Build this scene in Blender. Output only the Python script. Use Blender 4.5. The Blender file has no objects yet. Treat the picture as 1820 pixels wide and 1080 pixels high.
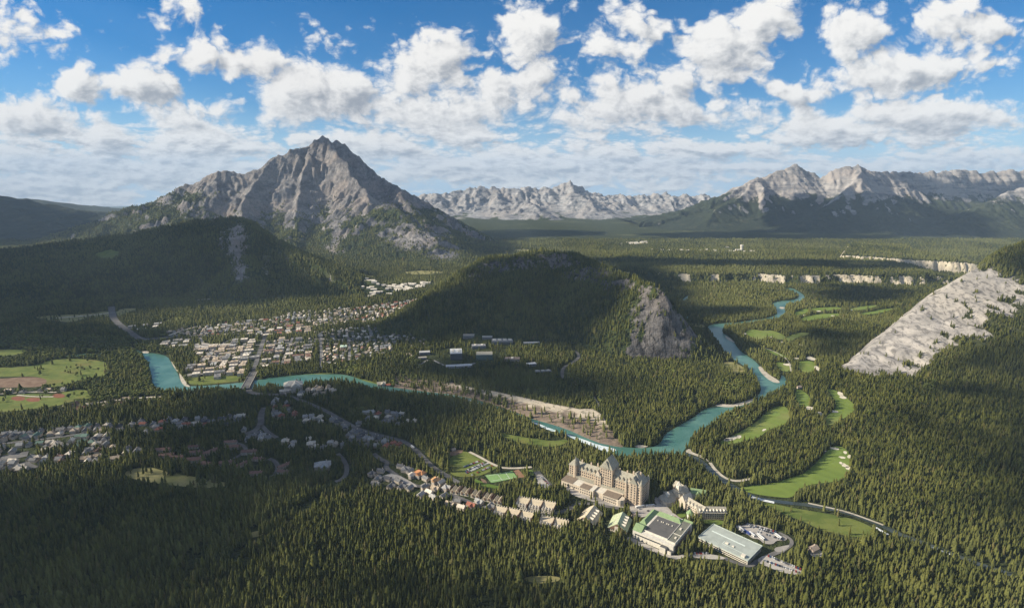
import bpy, math, random
import numpy as np
random.seed(7)
rng = np.random.default_rng(11)
scene = bpy.context.scene
COL = scene.collection

# ------------------------------------------------------------------ camera
CAM_H, PITCH, FPX = 500.0, math.radians(12.2), 1011.0
cam_data = bpy.data.cameras.new('camera')
cam_data.sensor_width = 36.0
cam_data.lens = 36.0 * FPX / 1820.0
cam_data.clip_start, cam_data.clip_end = 1.0, 120000.0
cam = bpy.data.objects.new('camera', cam_data)
cam.location = (0, 0, CAM_H)
cam.rotation_euler = (math.pi / 2 - PITCH, 0, 0)
COL.objects.link(cam)
scene.camera = cam
CP, SP = math.cos(PITCH), math.sin(PITCH)

# ------------------------------------------------------------------ light
SUN_EL = math.radians(29)
SUN_V = np.array([-1.0, -0.04])
SUN_V = SUN_V / np.linalg.norm(SUN_V)                 # horizontal direction towards the sun
SUN_DIR = np.array([SUN_V[0] * math.cos(SUN_EL), SUN_V[1] * math.cos(SUN_EL), math.sin(SUN_EL)])
sun_data = bpy.data.lights.new('sun', 'SUN')
sun_data.energy = 5.0
sun_data.angle = math.radians(0.5)
sun_data.color = (1.0, 0.90, 0.72)
sun = bpy.data.objects.new('sun', sun_data)
from mathutils import Vector
sun.rotation_euler = Vector(SUN_DIR).to_track_quat('Z', 'Y').to_euler()
sun.location = (-2000, -700, 3000)
COL.objects.link(sun)

scene.view_settings.view_transform = 'Standard'
scene.view_settings.look = 'None'
scene.view_settings.gamma = 1.0
scene.view_settings.use_curve_mapping = False
scene.view_settings.exposure = 0.70
cy = scene.cycles
cy.max_bounces = 4
cy.diffuse_bounces = 2
cy.glossy_bounces = 2
cy.transmission_bounces = 2
cy.volume_bounces = 0
cy.transparent_max_bounces = 4
cy.caustics_reflective = False
cy.caustics_refractive = False


# ------------------------------------------------------------------ pixel rays (1820 x 1080 photograph) to points of the place
def ray(px, py):
    u = (px - 910.0) / FPX
    v = (540.0 - py) / FPX
    return np.array([u, CP + v * SP, -SP + v * CP])


def G(px, py, z=0.0):
    d = ray(px, py)
    t = (z - CAM_H) / d[2]
    return np.array([d[0] * t, d[1] * t, z])


def D(px, py, depth):
    d = ray(px, py)
    t = depth / d[1]
    return np.array([d[0] * t, depth, CAM_H + d[2] * t])


def mpp(py):
    """metres across one photograph pixel on the ground of that row"""
    d = ray(910, py)
    return CAM_H / -d[2] / FPX


def project(x, y, z):
    dx, dy, dz = x, y, z - CAM_H
    f = dy * CP - dz * SP
    up = dy * SP + dz * CP
    return 910 + FPX * dx / f, 540 - FPX * up / f, f


# ------------------------------------------------------------------ node helpers
class NT:
    def __init__(self, tree):
        self.t = tree
        self.x = 0

    def n(self, kind, **kw):
        nd = self.t.nodes.new(kind)
        self.x += 30
        nd.location = (self.x, 0)
        ins = kw.pop('ins', {})
        for k, v in kw.items():
            setattr(nd, k, v)
        for k, v in ins.items():
            self.put(nd.inputs[k], v)
        return nd

    def put(self, sock, v):
        if isinstance(v, bpy.types.NodeSocket):
            self.t.links.new(v, sock)
        elif isinstance(v, bpy.types.Node):
            self.t.links.new(v.outputs[0], sock)
        else:
            sock.default_value = v

    def m(self, op, a, b=None, c=None, clamp=False):
        nd = self.n('ShaderNodeMath', operation=op, use_clamp=clamp)
        for i, v in enumerate((a, b, c)):
            if v is not None:
                self.put(nd.inputs[i], v)
        return nd.outputs[0]

    def vm(self, op, a, b=None, c=None):
        nd = self.n('ShaderNodeVectorMath', operation=op)
        for i, v in enumerate((a, b, c)):
            if v is not None:
                self.put(nd.inputs[i], v)
        return nd.outputs['Value'] if op in ('LENGTH', 'DOT_PRODUCT', 'DISTANCE') else nd.outputs[0]

    def noise(self, vec, scale, detail=4, rough=0.55, dist=0.0, out=0):
        nd = self.n('ShaderNodeTexNoise')
        self.put(nd.inputs['Vector'], vec)
        nd.inputs['Scale'].default_value = scale
        nd.inputs['Detail'].default_value = detail
        nd.inputs['Roughness'].default_value = rough
        nd.inputs['Distortion'].default_value = dist
        return nd.outputs[out]

    def mix(self, f, a, b):
        nd = self.n('ShaderNodeMix', data_type='RGBA')
        self.put(nd.inputs[0], f)
        for s, v in ((nd.inputs[6], a), (nd.inputs[7], b)):
            if isinstance(v, tuple) and len(v) == 3:
                v = v + (1.0,)
            self.put(s, v)
        return nd.outputs[2]

    def sstep(self, x, lo, hi, a=0.0, b=1.0):
        nd = self.n('ShaderNodeMapRange', interpolation_type='SMOOTHSTEP')
        self.put(nd.inputs['Value'], x)
        nd.inputs['From Min'].default_value = lo
        nd.inputs['From Max'].default_value = hi
        nd.inputs['To Min'].default_value = a
        nd.inputs['To Max'].default_value = b
        return nd.outputs[0]


MATS = {}


def new_mat(name, rough=0.9, spec=0.2):
    m = bpy.data.materials.new(name)
    m.use_nodes = True
    t = NT(m.node_tree)
    b = m.node_tree.nodes['Principled BSDF']
    b.inputs['Roughness'].default_value = rough
    b.inputs['Specular IOR Level'].default_value = spec
    MATS[name] = m
    return m, t, b


def plain(name, col, rough=0.85, var=0.18, scale=0.35, spec=0.25, metal=0.0):
    """a painted or natural surface with a little wear over it"""
    if name in MATS:
        return MATS[name]
    m, t, b = new_mat(name, rough, spec)
    tc = t.n('ShaderNodeTexCoord')
    nz = t.noise(tc.outputs['Object'], scale, 4, 0.6)
    f = t.sstep(nz, 0.3, 0.7)
    c = t.mix(f, tuple(x * (1 - var) for x in col), tuple(min(1, x * (1 + var)) for x in col))
    t.put(b.inputs['Base Color'], c)
    b.inputs['Metallic'].default_value = metal
    return m


def by_object(name, rough=0.85, var=0.2, scale=0.4):
    """colour from the object's own colour, with wear"""
    if name in MATS:
        return MATS[name]
    m, t, b = new_mat(name, rough)
    oi = t.n('ShaderNodeObjectInfo')
    tc = t.n('ShaderNodeTexCoord')
    nz = t.noise(tc.outputs['Object'], scale, 4, 0.6)
    f = t.sstep(nz, 0.3, 0.7, 1 - var, 1 + var)
    c = t.vm('SCALE', oi.outputs['Color'])
    t.put(t.t.nodes[-1].inputs['Scale'], f)
    t.put(b.inputs['Base Color'], c)
    return m


# ------------------------------------------------------------------ world: blue sky with the cumulus field
def build_world():
    w = bpy.data.worlds.new('World')
    scene.world = w
    w.use_nodes = True
    t = NT(w.node_tree)
    bg = w.node_tree.nodes['Background']
    sky = t.n('ShaderNodeTexSky')
    sky.sky_type = 'NISHITA'
    sky.sun_disc = False
    sky.sun_elevation = SUN_EL
    sky.sun_rotation = math.atan2(SUN_DIR[0], SUN_DIR[1])
    sky.altitude = 1900
    sky.air_density = 1.0
    sky.dust_density = 0.0
    sky.ozone_density = 4.0
    # cloud field, a map of sky directions (x/y, z/y)
    blobs = CLOUDS
    grp = bpy.data.node_groups.new('cloud_field', 'ShaderNodeTree')
    grp.interface.new_socket('P', in_out='INPUT', socket_type='NodeSocketVector')
    grp.interface.new_socket('Density', in_out='OUTPUT', socket_type='NodeSocketFloat')
    g = NT(grp)
    gi = g.n('NodeGroupInput')
    go = g.n('NodeGroupOutput')
    P = gi.outputs[0]
    sep = g.n('ShaderNodeSeparateXYZ', ins={0: P})
    v = g.m('MAXIMUM', sep.outputs[1], -0.02)
    # shrink the pattern towards the horizon as a flat cloud deck does
    q = g.n('ShaderNodeCombineXYZ')
    g.put(q.inputs[0], g.m('DIVIDE', g.m('MULTIPLY', sep.outputs[0], 0.84), g.m('ADD', v, 0.7)))
    g.put(q.inputs[1], g.m('MULTIPLY', g.m('LOGARITHM', g.m('ADD', v, 0.085), 2.718), 0.205))
    warp = g.noise(q.outputs[0], 5.0, 4, 0.6, out=1)
    wv = g.vm('SUBTRACT', warp, (0.5, 0.5, 0.5))
    wl = g.vm('MULTIPLY', wv, (0.10, 0.07, 0.0))
    PP = g.vm('ADD', P, wl)
    cur = None
    for (cx, cyv, rx, ry, wgt) in blobs:
        a = g.vm('MULTIPLY_ADD', PP, (1 / rx, 1 / ry, 0.0), (-cx / rx, -cyv / ry, 0.0))
        L = g.vm('LENGTH', a)
        s = g.m('MULTIPLY_ADD', L, -wgt * 1.25, wgt * 1.25)
        cur = s if cur is None else g.m('SMOOTH_MAX', cur, s, 0.25)
    qh = g.vm('ADD', g.vm('MULTIPLY', P, (0.95, 1.30, 0.0)), g.vm('MULTIPLY', wv, (0.07, 0.07, 0.0)))
    ql = g.vm('ADD', g.vm('MULTIPLY', P, (1.35, 3.6, 0.0)), g.vm('MULTIPLY', wv, (0.05, 0.05, 0.0)))
    hi = g.sstep(v, 0.05, 0.13)
    def two(scale, detail, rough):
        h = g.noise(qh, scale, detail, rough)
        l = g.noise(ql, scale, detail, rough)
        return g.m('ADD', g.m('MULTIPLY', h, hi), g.m('MULTIPLY', l, g.m('SUBTRACT', 1.0, hi)))
    n1 = two(9.0, 7, 0.60)
    n2 = two(17.0, 4, 0.55)
    puff = g.m('SUBTRACT', g.m('ABSOLUTE', g.m('MULTIPLY_ADD', n2, 2.0, -1.0)), 0.22)
    low = g.sstep(v, 0.15, 0.02, 0, 0.34)
    low = g.m('ADD', low, g.sstep(v, 0.42, 0.75, 0, 0.9))  # extra overhead cloud above the view, added to raise and whiten ambient light
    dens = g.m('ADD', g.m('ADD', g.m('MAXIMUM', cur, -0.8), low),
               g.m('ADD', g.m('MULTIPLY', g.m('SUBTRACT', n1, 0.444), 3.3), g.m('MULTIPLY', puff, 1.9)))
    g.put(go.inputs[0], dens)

    geo = t.n('ShaderNodeTexCoord')
    d = geo.outputs['Generated']
    s3 = t.n('ShaderNodeSeparateXYZ', ins={0: d})
    ay = t.m('MAXIMUM', t.m('ABSOLUTE', s3.outputs[1]), 0.25)
    p2 = t.n('ShaderNodeCombineXYZ')
    t.put(p2.inputs[0], t.m('DIVIDE', s3.outputs[0], ay))
    t.put(p2.inputs[1], t.m('DIVIDE', s3.outputs[2], ay))
    sv = t.m('DIVIDE', s3.outputs[2], ay)
    off = t.n('ShaderNodeCombineXYZ')
    sc = t.m('ADD', t.m('MULTIPLY', sv, 0.075), 0.011)
    t.put(off.inputs[0], t.m('MULTIPLY', sc, -0.75))
    t.put(off.inputs[1], t.m('MULTIPLY', sc, 0.62))
    pS = t.vm('ADD', p2.outputs[0], off.outputs[0])
    A = t.n('ShaderNodeGroup')
    A.node_tree = grp
    t.put(A.inputs[0], p2.outputs[0])
    B = t.n('ShaderNodeGroup')
    B.node_tree = grp
    t.put(B.inputs[0], pS)
    dA, dB = A.outputs[0], B.outputs[0]
    alpha = t.sstep(dA, -0.10, 0.55)
    lit = t.m('SUBTRACT', t.m('MULTIPLY', t.m('MINIMUM', dA, 1.3), 0.45), t.m('MULTIPLY', t.m('MAXIMUM', dB, -0.2), 0.62))
    f = t.sstep(lit, -0.74, 0.24)
    ccol = t.mix(f, CLOUD_SHADE, CLOUD_LIT)
    col = t.mix(alpha, SKY_GAIN(t, sky.outputs[0], sv), ccol)
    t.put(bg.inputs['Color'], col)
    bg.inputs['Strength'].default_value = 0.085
    w.cycles.sampling_method = 'MANUAL'
    w.cycles.sample_map_resolution = 512


CLOUD_SHADE = (2.5, 2.7, 3.05)
CLOUD_LIT = (7.1, 6.95, 6.7)


def SKY_GAIN(t, c, sv):
    h = t.n('ShaderNodeHueSaturation')
    h.inputs['Saturation'].default_value = 1.36
    h.inputs['Value'].default_value = 0.80
    t.put(h.inputs['Color'], c)
    # air near the horizon: paler and bluer
    return t.mix(t.sstep(sv, 0.13, -0.02, 0, 0.8), h.outputs[0], (3.0, 4.9, 7.0))


def uv(px, py):
    d = ray(px, py)
    return d[0] / d[1], d[2] / d[1]


_CL = [  # centre, radii in photograph pixels, firmness
    (140, 150, 60, 40, 1), (250, 145, 78, 52, 1.1), (20, 50, 70, 55, .6), (110, 60, 60, 30, .35), (55, 215, 110, 55, 1), (190, 245, 65, 45, 1.1), (100, 285, 150, 30, .8),
    (320, 92, 95, 34, .6), (450, 115, 80, 45, .9), (525, 165, 105, 70, 1.1), (600, 175, 90, 70, 1.1), (300, 205, 80, 30, .7), (390, 190, 80, 30, .7),
    (350, 245, 140, 45, .9), (725, 135, 80, 70, .9), (775, 100, 60, 70, .9), (765, 195, 140, 60, 1), (860, 165, 70, 75, .9), (940, 60, 90, 75, 1), (945, 130, 70, 65, .9),
    (1090, 190, 150, 60, 1), (1150, 60, 70, 60, .5), (1070, 80, 50, 26, .5), (1280, 90, 110, 75, 1.1), (1350, 55, 90, 55, 1), (1210, 145, 80, 45, .8), (1250, 192, 100, 30, .7),
    (1530, 55, 100, 60, .6), (1690, 35, 120, 50, .7), (1600, 120, 190, 46, .9), (1480, 215, 140, 42, 1), (1660, 205, 200, 50, 1.05), (1405, 165, 50, 26, .7),
    (640, 258, 130, 28, .8), (820, 238, 110, 24, .7), (960, 292, 420, 44, .75), (80, 335, 260, 36, .8), (320, 300, 200, 44, .85), (1600, 292, 260, 20, .5), (1260, 262, 160, 24, .7),
    (250, 20, 60, 20, -.2), (590, 70, 50, 30, .1),
]
CLOUDS = []
for (px, py, rx, ry, wg) in _CL:
    c = uv(px, py)
    e = uv(px + rx, py)
    n_ = uv(px, py - ry)
    CLOUDS.append((c[0], c[1], abs(e[0] - c[0]), abs(n_[1] - c[1]), max(wg, .3)))
build_world()

# ------------------------------------------------------------------ numeric noise
def pn(x, y, seed=0):
    """gradient noise about -0.7..0.7"""
    x = np.asarray(x, float)
    y = np.asarray(y, float)
    xi = np.floor(x).astype(np.int64)
    yi = np.floor(y).astype(np.int64)
    xf, yf = x - xi, y - yi

    def grad(ix, iy, dx, dy):
        h = (ix * 374761393 + iy * 668265263 + seed * 1442695041) & 0x7fffffff
        h = ((h ^ (h >> 13)) * 1274126177) & 0x7fffffff
        a = (h ^ (h >> 16)) * (2 * math.pi / 65536.0)
        return np.cos(a) * dx + np.sin(a) * dy
    ux = xf * xf * xf * (xf * (xf * 6 - 15) + 10)
    uy = yf * yf * yf * (yf * (yf * 6 - 15) + 10)
    a = grad(xi, yi, xf, yf)
    b = grad(xi + 1, yi, xf - 1, yf)
    c = grad(xi, yi + 1, xf, yf - 1)
    d = grad(xi + 1, yi + 1, xf - 1, yf - 1)
    return (a * (1 - ux) + b * ux) * (1 - uy) + (c * (1 - ux) + d * ux) * uy


def fbm(x, y, seed=0, octv=5, gain=0.5):
    s, a, f = 0.0, 1.0, 1.0
    for i in range(octv):
        s = s + a * pn(x * f + 17.3 * i, y * f - 9.1 * i, seed + i * 31)
        a *= gain
        f *= 2.03
    return s


def ridged(x, y, seed=0, octv=4):
    s, a, f = 0.0, 1.0, 1.0
    for i in range(octv):
        s = s + a * (1 - np.abs(pn(x * f + 11.7 * i, y * f + 5.3 * i, seed + i * 17)) * 2.2)
        a *= 0.5
        f *= 2.1
    return s / 1.9


def sm(x, lo, hi):
    t = np.clip((x - lo) / (hi - lo), 0, 1)
    return t * t * (3 - 2 * t)


# ------------------------------------------------------------------ landforms
class Ridge:
    """a crest line (x, y, z) with a foot width on the near and on the far side"""
    def __init__(self, pts, wf, wb, p=1.15, gully=0.0, lam=90.0, seed=0, near=False, jag=0.0):
        self.near = near
        self.jag = jag
        self.p = np.array(pts, float)
        n = len(pts)
        self.wf = np.broadcast_to(np.array(wf, float), (n,)) if np.ndim(wf) == 0 else np.array(wf, float)
        self.wb = np.broadcast_to(np.array(wb, float), (n,)) if np.ndim(wb) == 0 else np.array(wb, float)
        self.pow, self.gully, self.lam, self.seed = p, gully, lam, seed

    def h(self, X, Y):
        best = np.full(X.shape, -1e9)
        bs = np.zeros(X.shape)
        bq = np.ones(X.shape)
        bw = np.ones(X.shape)
        bd = np.full(X.shape, 1e9)
        arc = 0.0
        for i in range(len(self.p) - 1):
            a, b = self.p[i], self.p[i + 1]
            dx, dy = b[0] - a[0], b[1] - a[1]
            L2 = dx * dx + dy * dy
            L = math.sqrt(L2)
            t = np.clip(((X - a[0]) * dx + (Y - a[1]) * dy) / L2, 0, 1)
            ex, ey = X - (a[0] + t * dx), Y - (a[1] + t * dy)
            d = np.hypot(ex, ey)
            front = (dx * (Y - a[1]) - dy * (X - a[0])) < 0
            wf = self.wf[i] * (1 - t) + self.wf[i + 1] * t
            wb = self.wb[i] * (1 - t) + self.wb[i + 1] * t
            W = np.where(front, wf, wb)
            q = d / W
            z = a[2] * (1 - t) + b[2] * t
            if self.jag:
                sq = arc + t * L
                z = z + self.jag * (ridged(sq / 210.0, sq * 0 + self.seed, self.seed + 40, 4) - 0.66) * min(1.0, 1.0)
            val = np.where(q < 1, z * np.clip(1 - q, 0, 1) ** self.pow, -(q - 1) * 60)
            if self.near:
                up = d < bd
                bd = np.where(up, d, bd)
            else:
                up = val > best
            best = np.where(up, val, best)
            bs = np.where(up, arc + t * L, bs)
            bq = np.where(up, q, bq)
            bw = np.where(up, W, bw)
            arc += L
        if self.gully:
            wob = 0.6 * pn(X / 260.0, Y / 260.0, self.seed + 5)
            r = ridged(bs / self.lam + wob, bq * bw / (self.lam * 7) + 0.3 * wob, self.seed, 4)
            env = np.clip(bq * 5, 0, 1) * np.clip((1.02 - bq) * 2.2, 0, 1)
            best = best + self.gully * (r - 0.62) * env
        return best


def erode(H, cell, n=40000, steps=45, rounds=3, ke=0.25, seed=1):
    """droplets running down the slope, all of a round at once"""
    r = np.random.default_rng(seed)
    h, w = H.shape
    H = H / cell
    for _ in range(rounds):
        x = r.random(n) * (w - 3) + 1
        y = r.random(n) * (h - 3) + 1
        dx = np.zeros(n)
        dy = np.zeros(n)
        sed = np.zeros(n)
        wat = np.ones(n)
        spd = np.ones(n)
        for s in range(steps):
            xi = x.astype(int)
            yi = y.astype(int)
            fx, fy = x - xi, y - yi
            i00 = yi * w + xi
            f = H.ravel()
            h00, h10, h01, h11 = f[i00], f[i00 + 1], f[i00 + w], f[i00 + w + 1]
            gx = (h10 - h00) * (1 - fy) + (h11 - h01) * fy
            gy = (h01 - h00) * (1 - fx) + (h11 - h10) * fx
            hh = (h00 * (1 - fx) + h10 * fx) * (1 - fy) + (h01 * (1 - fx) + h11 * fx) * fy
            dx = dx * 0.25 - gx * 0.75
            dy = dy * 0.25 - gy * 0.75
            L = np.hypot(dx, dy) + 1e-6
            dx, dy = dx / L, dy / L
            nx = np.clip(x + dx, 1, w - 3)
            ny = np.clip(y + dy, 1, h - 3)
            xi2 = nx.astype(int)
            yi2 = ny.astype(int)
            j = yi2 * w + xi2
            fx2, fy2 = nx - xi2, ny - yi2
            h2 = (f[j] * (1 - fx2) + f[j + 1] * fx2) * (1 - fy2) + (f[j + w] * (1 - fx2) + f[j + w + 1] * fx2) * fy2
            dh = h2 - hh
            cap = np.maximum(-dh, 0.01) * spd * wat * 3.0
            up = dh > 0
            amt = np.where(up, np.minimum(dh, sed), np.where(sed > cap, (sed - cap) * 0.25, -np.minimum((cap - sed) * ke, np.maximum(-dh, 0))))
            sed = sed - amt
            wt = [(i00, (1 - fx) * (1 - fy)), (i00 + 1, fx * (1 - fy)), (i00 + w, (1 - fx) * fy), (i00 + w + 1, fx * fy)]
            idx = np.concatenate([a for a, _ in wt])
            val = np.concatenate([amt * b for _, b in wt])
            H = H + np.clip(np.bincount(idx, val, minlength=w * h), -0.035, 0.02).reshape(h, w)
            spd = np.sqrt(np.clip(spd * spd - dh * 0.6, 0.05, 6))
            wat *= 0.975
            x, y = nx, ny
    k = H.copy()
    k[1:-1, 1:-1] = (H[1:-1, 1:-1] * 4 + H[:-2, 1:-1] + H[2:, 1:-1] + H[1:-1, :-2] + H[1:-1, 2:]) / 8
    k = 0.5 * k + 0.5 * H
    return k * cell


def crags(amp, lam, seed):
    def f(X, Y, H):
        k = np.clip((H - 40) / 160, 0, 1)
        H = H + k * amp * 2.0 * (ridged(X / (lam * 6), Y / (lam * 5), seed + 9, 2) - 0.6)
        return H + k * (amp * (ridged(X / lam, Y / lam, seed, 4) - 0.6) + amp * 1.6 * (ridged(X / (lam * 3.1), Y / (lam * 2.2), seed + 3, 3) - 0.6))
    return f


class Land:
    """a landform on its own grid: crest lines, gullies, running water, ledges"""
    def __init__(self, x0, x1, y0, y1, cell, ridges, warp=30, wl=260, rough=10, rl=120, seed=0, ero=None, ledge=0, dip=0.0, post=None, sink=6, cap=None):
        self.x0, self.y0, self.c = x0, y0, cell
        xs = np.arange(x0, x1 + cell, cell)
        ys = np.arange(y0, y1 + cell, cell)
        X, Y = np.meshgrid(xs, ys)
        wx = X + warp * fbm(X / wl, Y / wl, seed + 1, 3)
        wy = Y + warp * fbm(X / wl, Y / wl, seed + 2, 3)
        H = np.full(X.shape, -1e9)
        for r in ridges:
            H = np.maximum(H, r.h(wx, wy))
        amp = np.clip(H / 120.0, 0, 1)
        H = H + rough * amp * fbm(X / rl, Y / rl, seed + 3, 5, 0.55)
        if ero:
            H0 = H
            H = erode(np.maximum(H, -40), cell, **ero)
            H = np.where(H0 < -30, H0, H)
        if ledge:
            q = (H + dip * X) / 46.0 + 0.5 * pn(X / 500, Y / 500, seed + 8)
            q2 = (H + dip * X) / 17.0
            H = H + amp * ledge * (np.sin(2 * np.pi * q) * 0.5 + np.sin(2 * np.pi * q2) * 0.22)
        if post:
            H = post(X, Y, H)
        if cap:      # no flank stands above the crest the photograph shows
            cp = np.array(cap, float)
            Z = np.maximum(H, 0)
            for _ in range(2):
                px = project(X, Y, Z)[0]
                row = np.interp(px, cp[:, 0], cp[:, 1])
                vv = (540.0 - row) / FPX
                Z = CAM_H + sink + Y * (-SP + vv * CP) / (CP + vv * SP)
            Z = Z + 0.012 * np.abs(Y) * fbm(X / 55, Y / 55, seed + 77, 4) * 0.6
            k_ = 5.0
            H = -k_ * np.log(np.exp(-np.clip(H, -60, 2000) / k_ + np.minimum(H, Z) / k_) + np.exp(-Z / k_ + np.minimum(H, Z) / k_)) + np.minimum(H, Z)
        self.X, self.Y, self.H = X, Y, H - sink
        Hs = np.pad(self.H, 4, mode='edge')
        for _ in range(4):
            Hs = (Hs[1:-1, 1:-1] * 2 + Hs[:-2, 1:-1] + Hs[2:, 1:-1] + Hs[1:-1, :-2] + Hs[1:-1, 2:]) / 6
        gy, gx = np.gradient(Hs, cell)
        self.slope = np.hypot(gx, gy)
        self.gx, self.gy = gx, gy

    def at(self, x, y, arr=None, outside=-1e3):
        A = self.H if arr is None else arr
        h, w = A.shape
        fx = (np.asarray(x, float) - self.x0) / self.c
        fy = (np.asarray(y, float) - self.y0) / self.c
        ins = (fx >= 0) & (fy >= 0) & (fx < w - 1) & (fy < h - 1)
        xi = np.clip(fx.astype(int), 0, w - 2)
        yi = np.clip(fy.astype(int), 0, h - 2)
        tx, ty = np.clip(fx - xi, 0, 1), np.clip(fy - yi, 0, 1)
        v = (A[yi, xi] * (1 - tx) + A[yi, xi + 1] * tx) * (1 - ty) + (A[yi + 1, xi] * (1 - tx) + A[yi + 1, xi + 1] * tx) * ty
        return np.where(ins, v, outside)

    def mesh(self, name, mat, attrs, low=-25.0, smooth=True):
        h, w = self.H.shape
        keep = self.H > low
        fk = keep[:-1, :-1] | keep[1:, :-1] | keep[:-1, 1:] | keep[1:, 1:]
        idx = np.arange(h * w).reshape(h, w)
        quads = np.stack([idx[:-1, :-1], idx[:-1, 1:], idx[1:, 1:], idx[1:, :-1]], -1)[fk]
        used = np.unique(quads)
        remap = np.full(h * w, -1)
        remap[used] = np.arange(len(used))
        quads = remap[quads]
        co = np.stack([self.X, self.Y, np.maximum(self.H, low - 20)], -1).reshape(-1, 3)[used]
        me = mesh_from(name, co, quads, smooth)
        for k, a in attrs.items():
            at = me.attributes.new(k, 'FLOAT', 'POINT')
            at.data.foreach_set('value', a.reshape(-1)[used].astype(np.float32))
        me.materials.append(mat)
        o = bpy.data.objects.new(name, me)
        COL.objects.link(o)
        o['kind'] = 'structure'
        return o


def mesh_from(name, co, faces, smooth=False):
    """mesh from an (n, 3) array and an (m, k) array of faces"""
    me = bpy.data.meshes.new(name)
    faces = np.asarray(faces)
    n, k = faces.shape
    me.vertices.add(len(co))
    me.vertices.foreach_set('co', np.asarray(co, np.float32).ravel())
    me.loops.add(n * k)
    me.loops.foreach_set('vertex_index', faces.astype(np.int32).ravel())
    me.polygons.add(n)
    me.polygons.foreach_set('loop_start', np.arange(0, n * k, k, dtype=np.int32))
    me.polygons.foreach_set('loop_total', np.full(n, k, np.int32))
    if smooth:
        me.polygons.foreach_set('use_smooth', np.ones(n, bool))
    me.update(calc_edges=True)
    return me


def struct(name, me, mat=None):
    if mat is not None:
        me.materials.append(mat)
    o = bpy.data.objects.new(name, me)
    COL.objects.link(o)
    o['kind'] = 'structure'
    return o


# ------------------------------------------------------------------ landform materials
def rock_mat(name, light, dark, warm, forest=(0.030, 0.042, 0.016), forest2=(0.060, 0.075, 0.026), fs=0.055, band=0.012, bump=0.6, grassy=(0.10, 0.10, 0.045), dip=(0.10, 0.10, 1.0), streak=0.0):
    m, t, b = new_mat(name, 0.95, 0.1)
    geo = t.n('ShaderNodeNewGeometry')
    P = geo.outputs['Position']
    veg = t.n('ShaderNodeAttribute', attribute_name='veg').outputs['Fac']
    big = t.noise(P, 0.004, 5, 0.6)
    mid = t.noise(P, 0.022, 6, 0.65)
    fine = t.noise(P, 0.09, 4, 0.65)
    # bedding of the rock, tilted
    st = t.n('ShaderNodeVectorMath', operation='MULTIPLY')
    t.put(st.inputs[0], P)
    st.inputs[1].default_value = dip
    bands = t.noise(st.outputs[0], band * 3.0, 5, 0.7, 0.6)
    f1 = t.sstep(t.m('ADD', t.m('MULTIPLY', bands, 0.65), t.m('MULTIPLY', mid, 0.35)), 0.38, 0.62)
    rc = t.mix(f1, dark, light)
    rc = t.mix(t.sstep(big, 0.45, 0.66), rc, warm)
    if streak:
        sk = t.n('ShaderNodeVectorMath', operation='MULTIPLY')
        t.put(sk.inputs[0], P)
        sk.inputs[1].default_value = (0.085, 0.05, 0.007)
        rc = t.mix(t.sstep(t.noise(sk.outputs[0], 1.0, 5, 0.65, 0.4), 0.48, 0.60, 0, streak), rc, tuple(x * 0.55 for x in dark))
    rc = t.mix(t.sstep(fine, 0.52, 0.75, 0, 0.5), rc, tuple(x * 0.55 for x in dark))
    fc = t.mix(t.sstep(t.noise(P, fs, 3, 0.7), 0.36, 0.66), forest, forest2)
    fc = t.mix(t.sstep(t.noise(P, 0.006, 4, 0.6), 0.56, 0.68, 0, 0.75), fc, grassy)
    edge = t.m('ADD', veg, t.m('MULTIPLY', t.m('SUBTRACT', t.m('ADD', t.m('MULTIPLY', mid, 0.5), t.m('MULTIPLY', fine, 0.5)), 0.5), 2.4))
    f = t.sstep(edge, 0.36, 0.60)
    t.put(b.inputs['Base Color'], t.mix(f, rc, fc))
    bp = t.n('ShaderNodeBump')
    bp.inputs['Strength'].default_value = bump
    bp.inputs['Distance'].default_value = 16.0
    hb = t.m('ADD', t.m('MULTIPLY', fine, 0.7), t.m('MULTIPLY', t.noise(P, 0.05, 5, 0.7), 1.0))
    t.put(bp.inputs['Height'], hb)
    t.put(b.inputs['Normal'], bp.outputs[0])
    return m


def px_path(lst):
    """[(px, py, depth)] to crest points"""
    return [D(*p) for p in lst]


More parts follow.
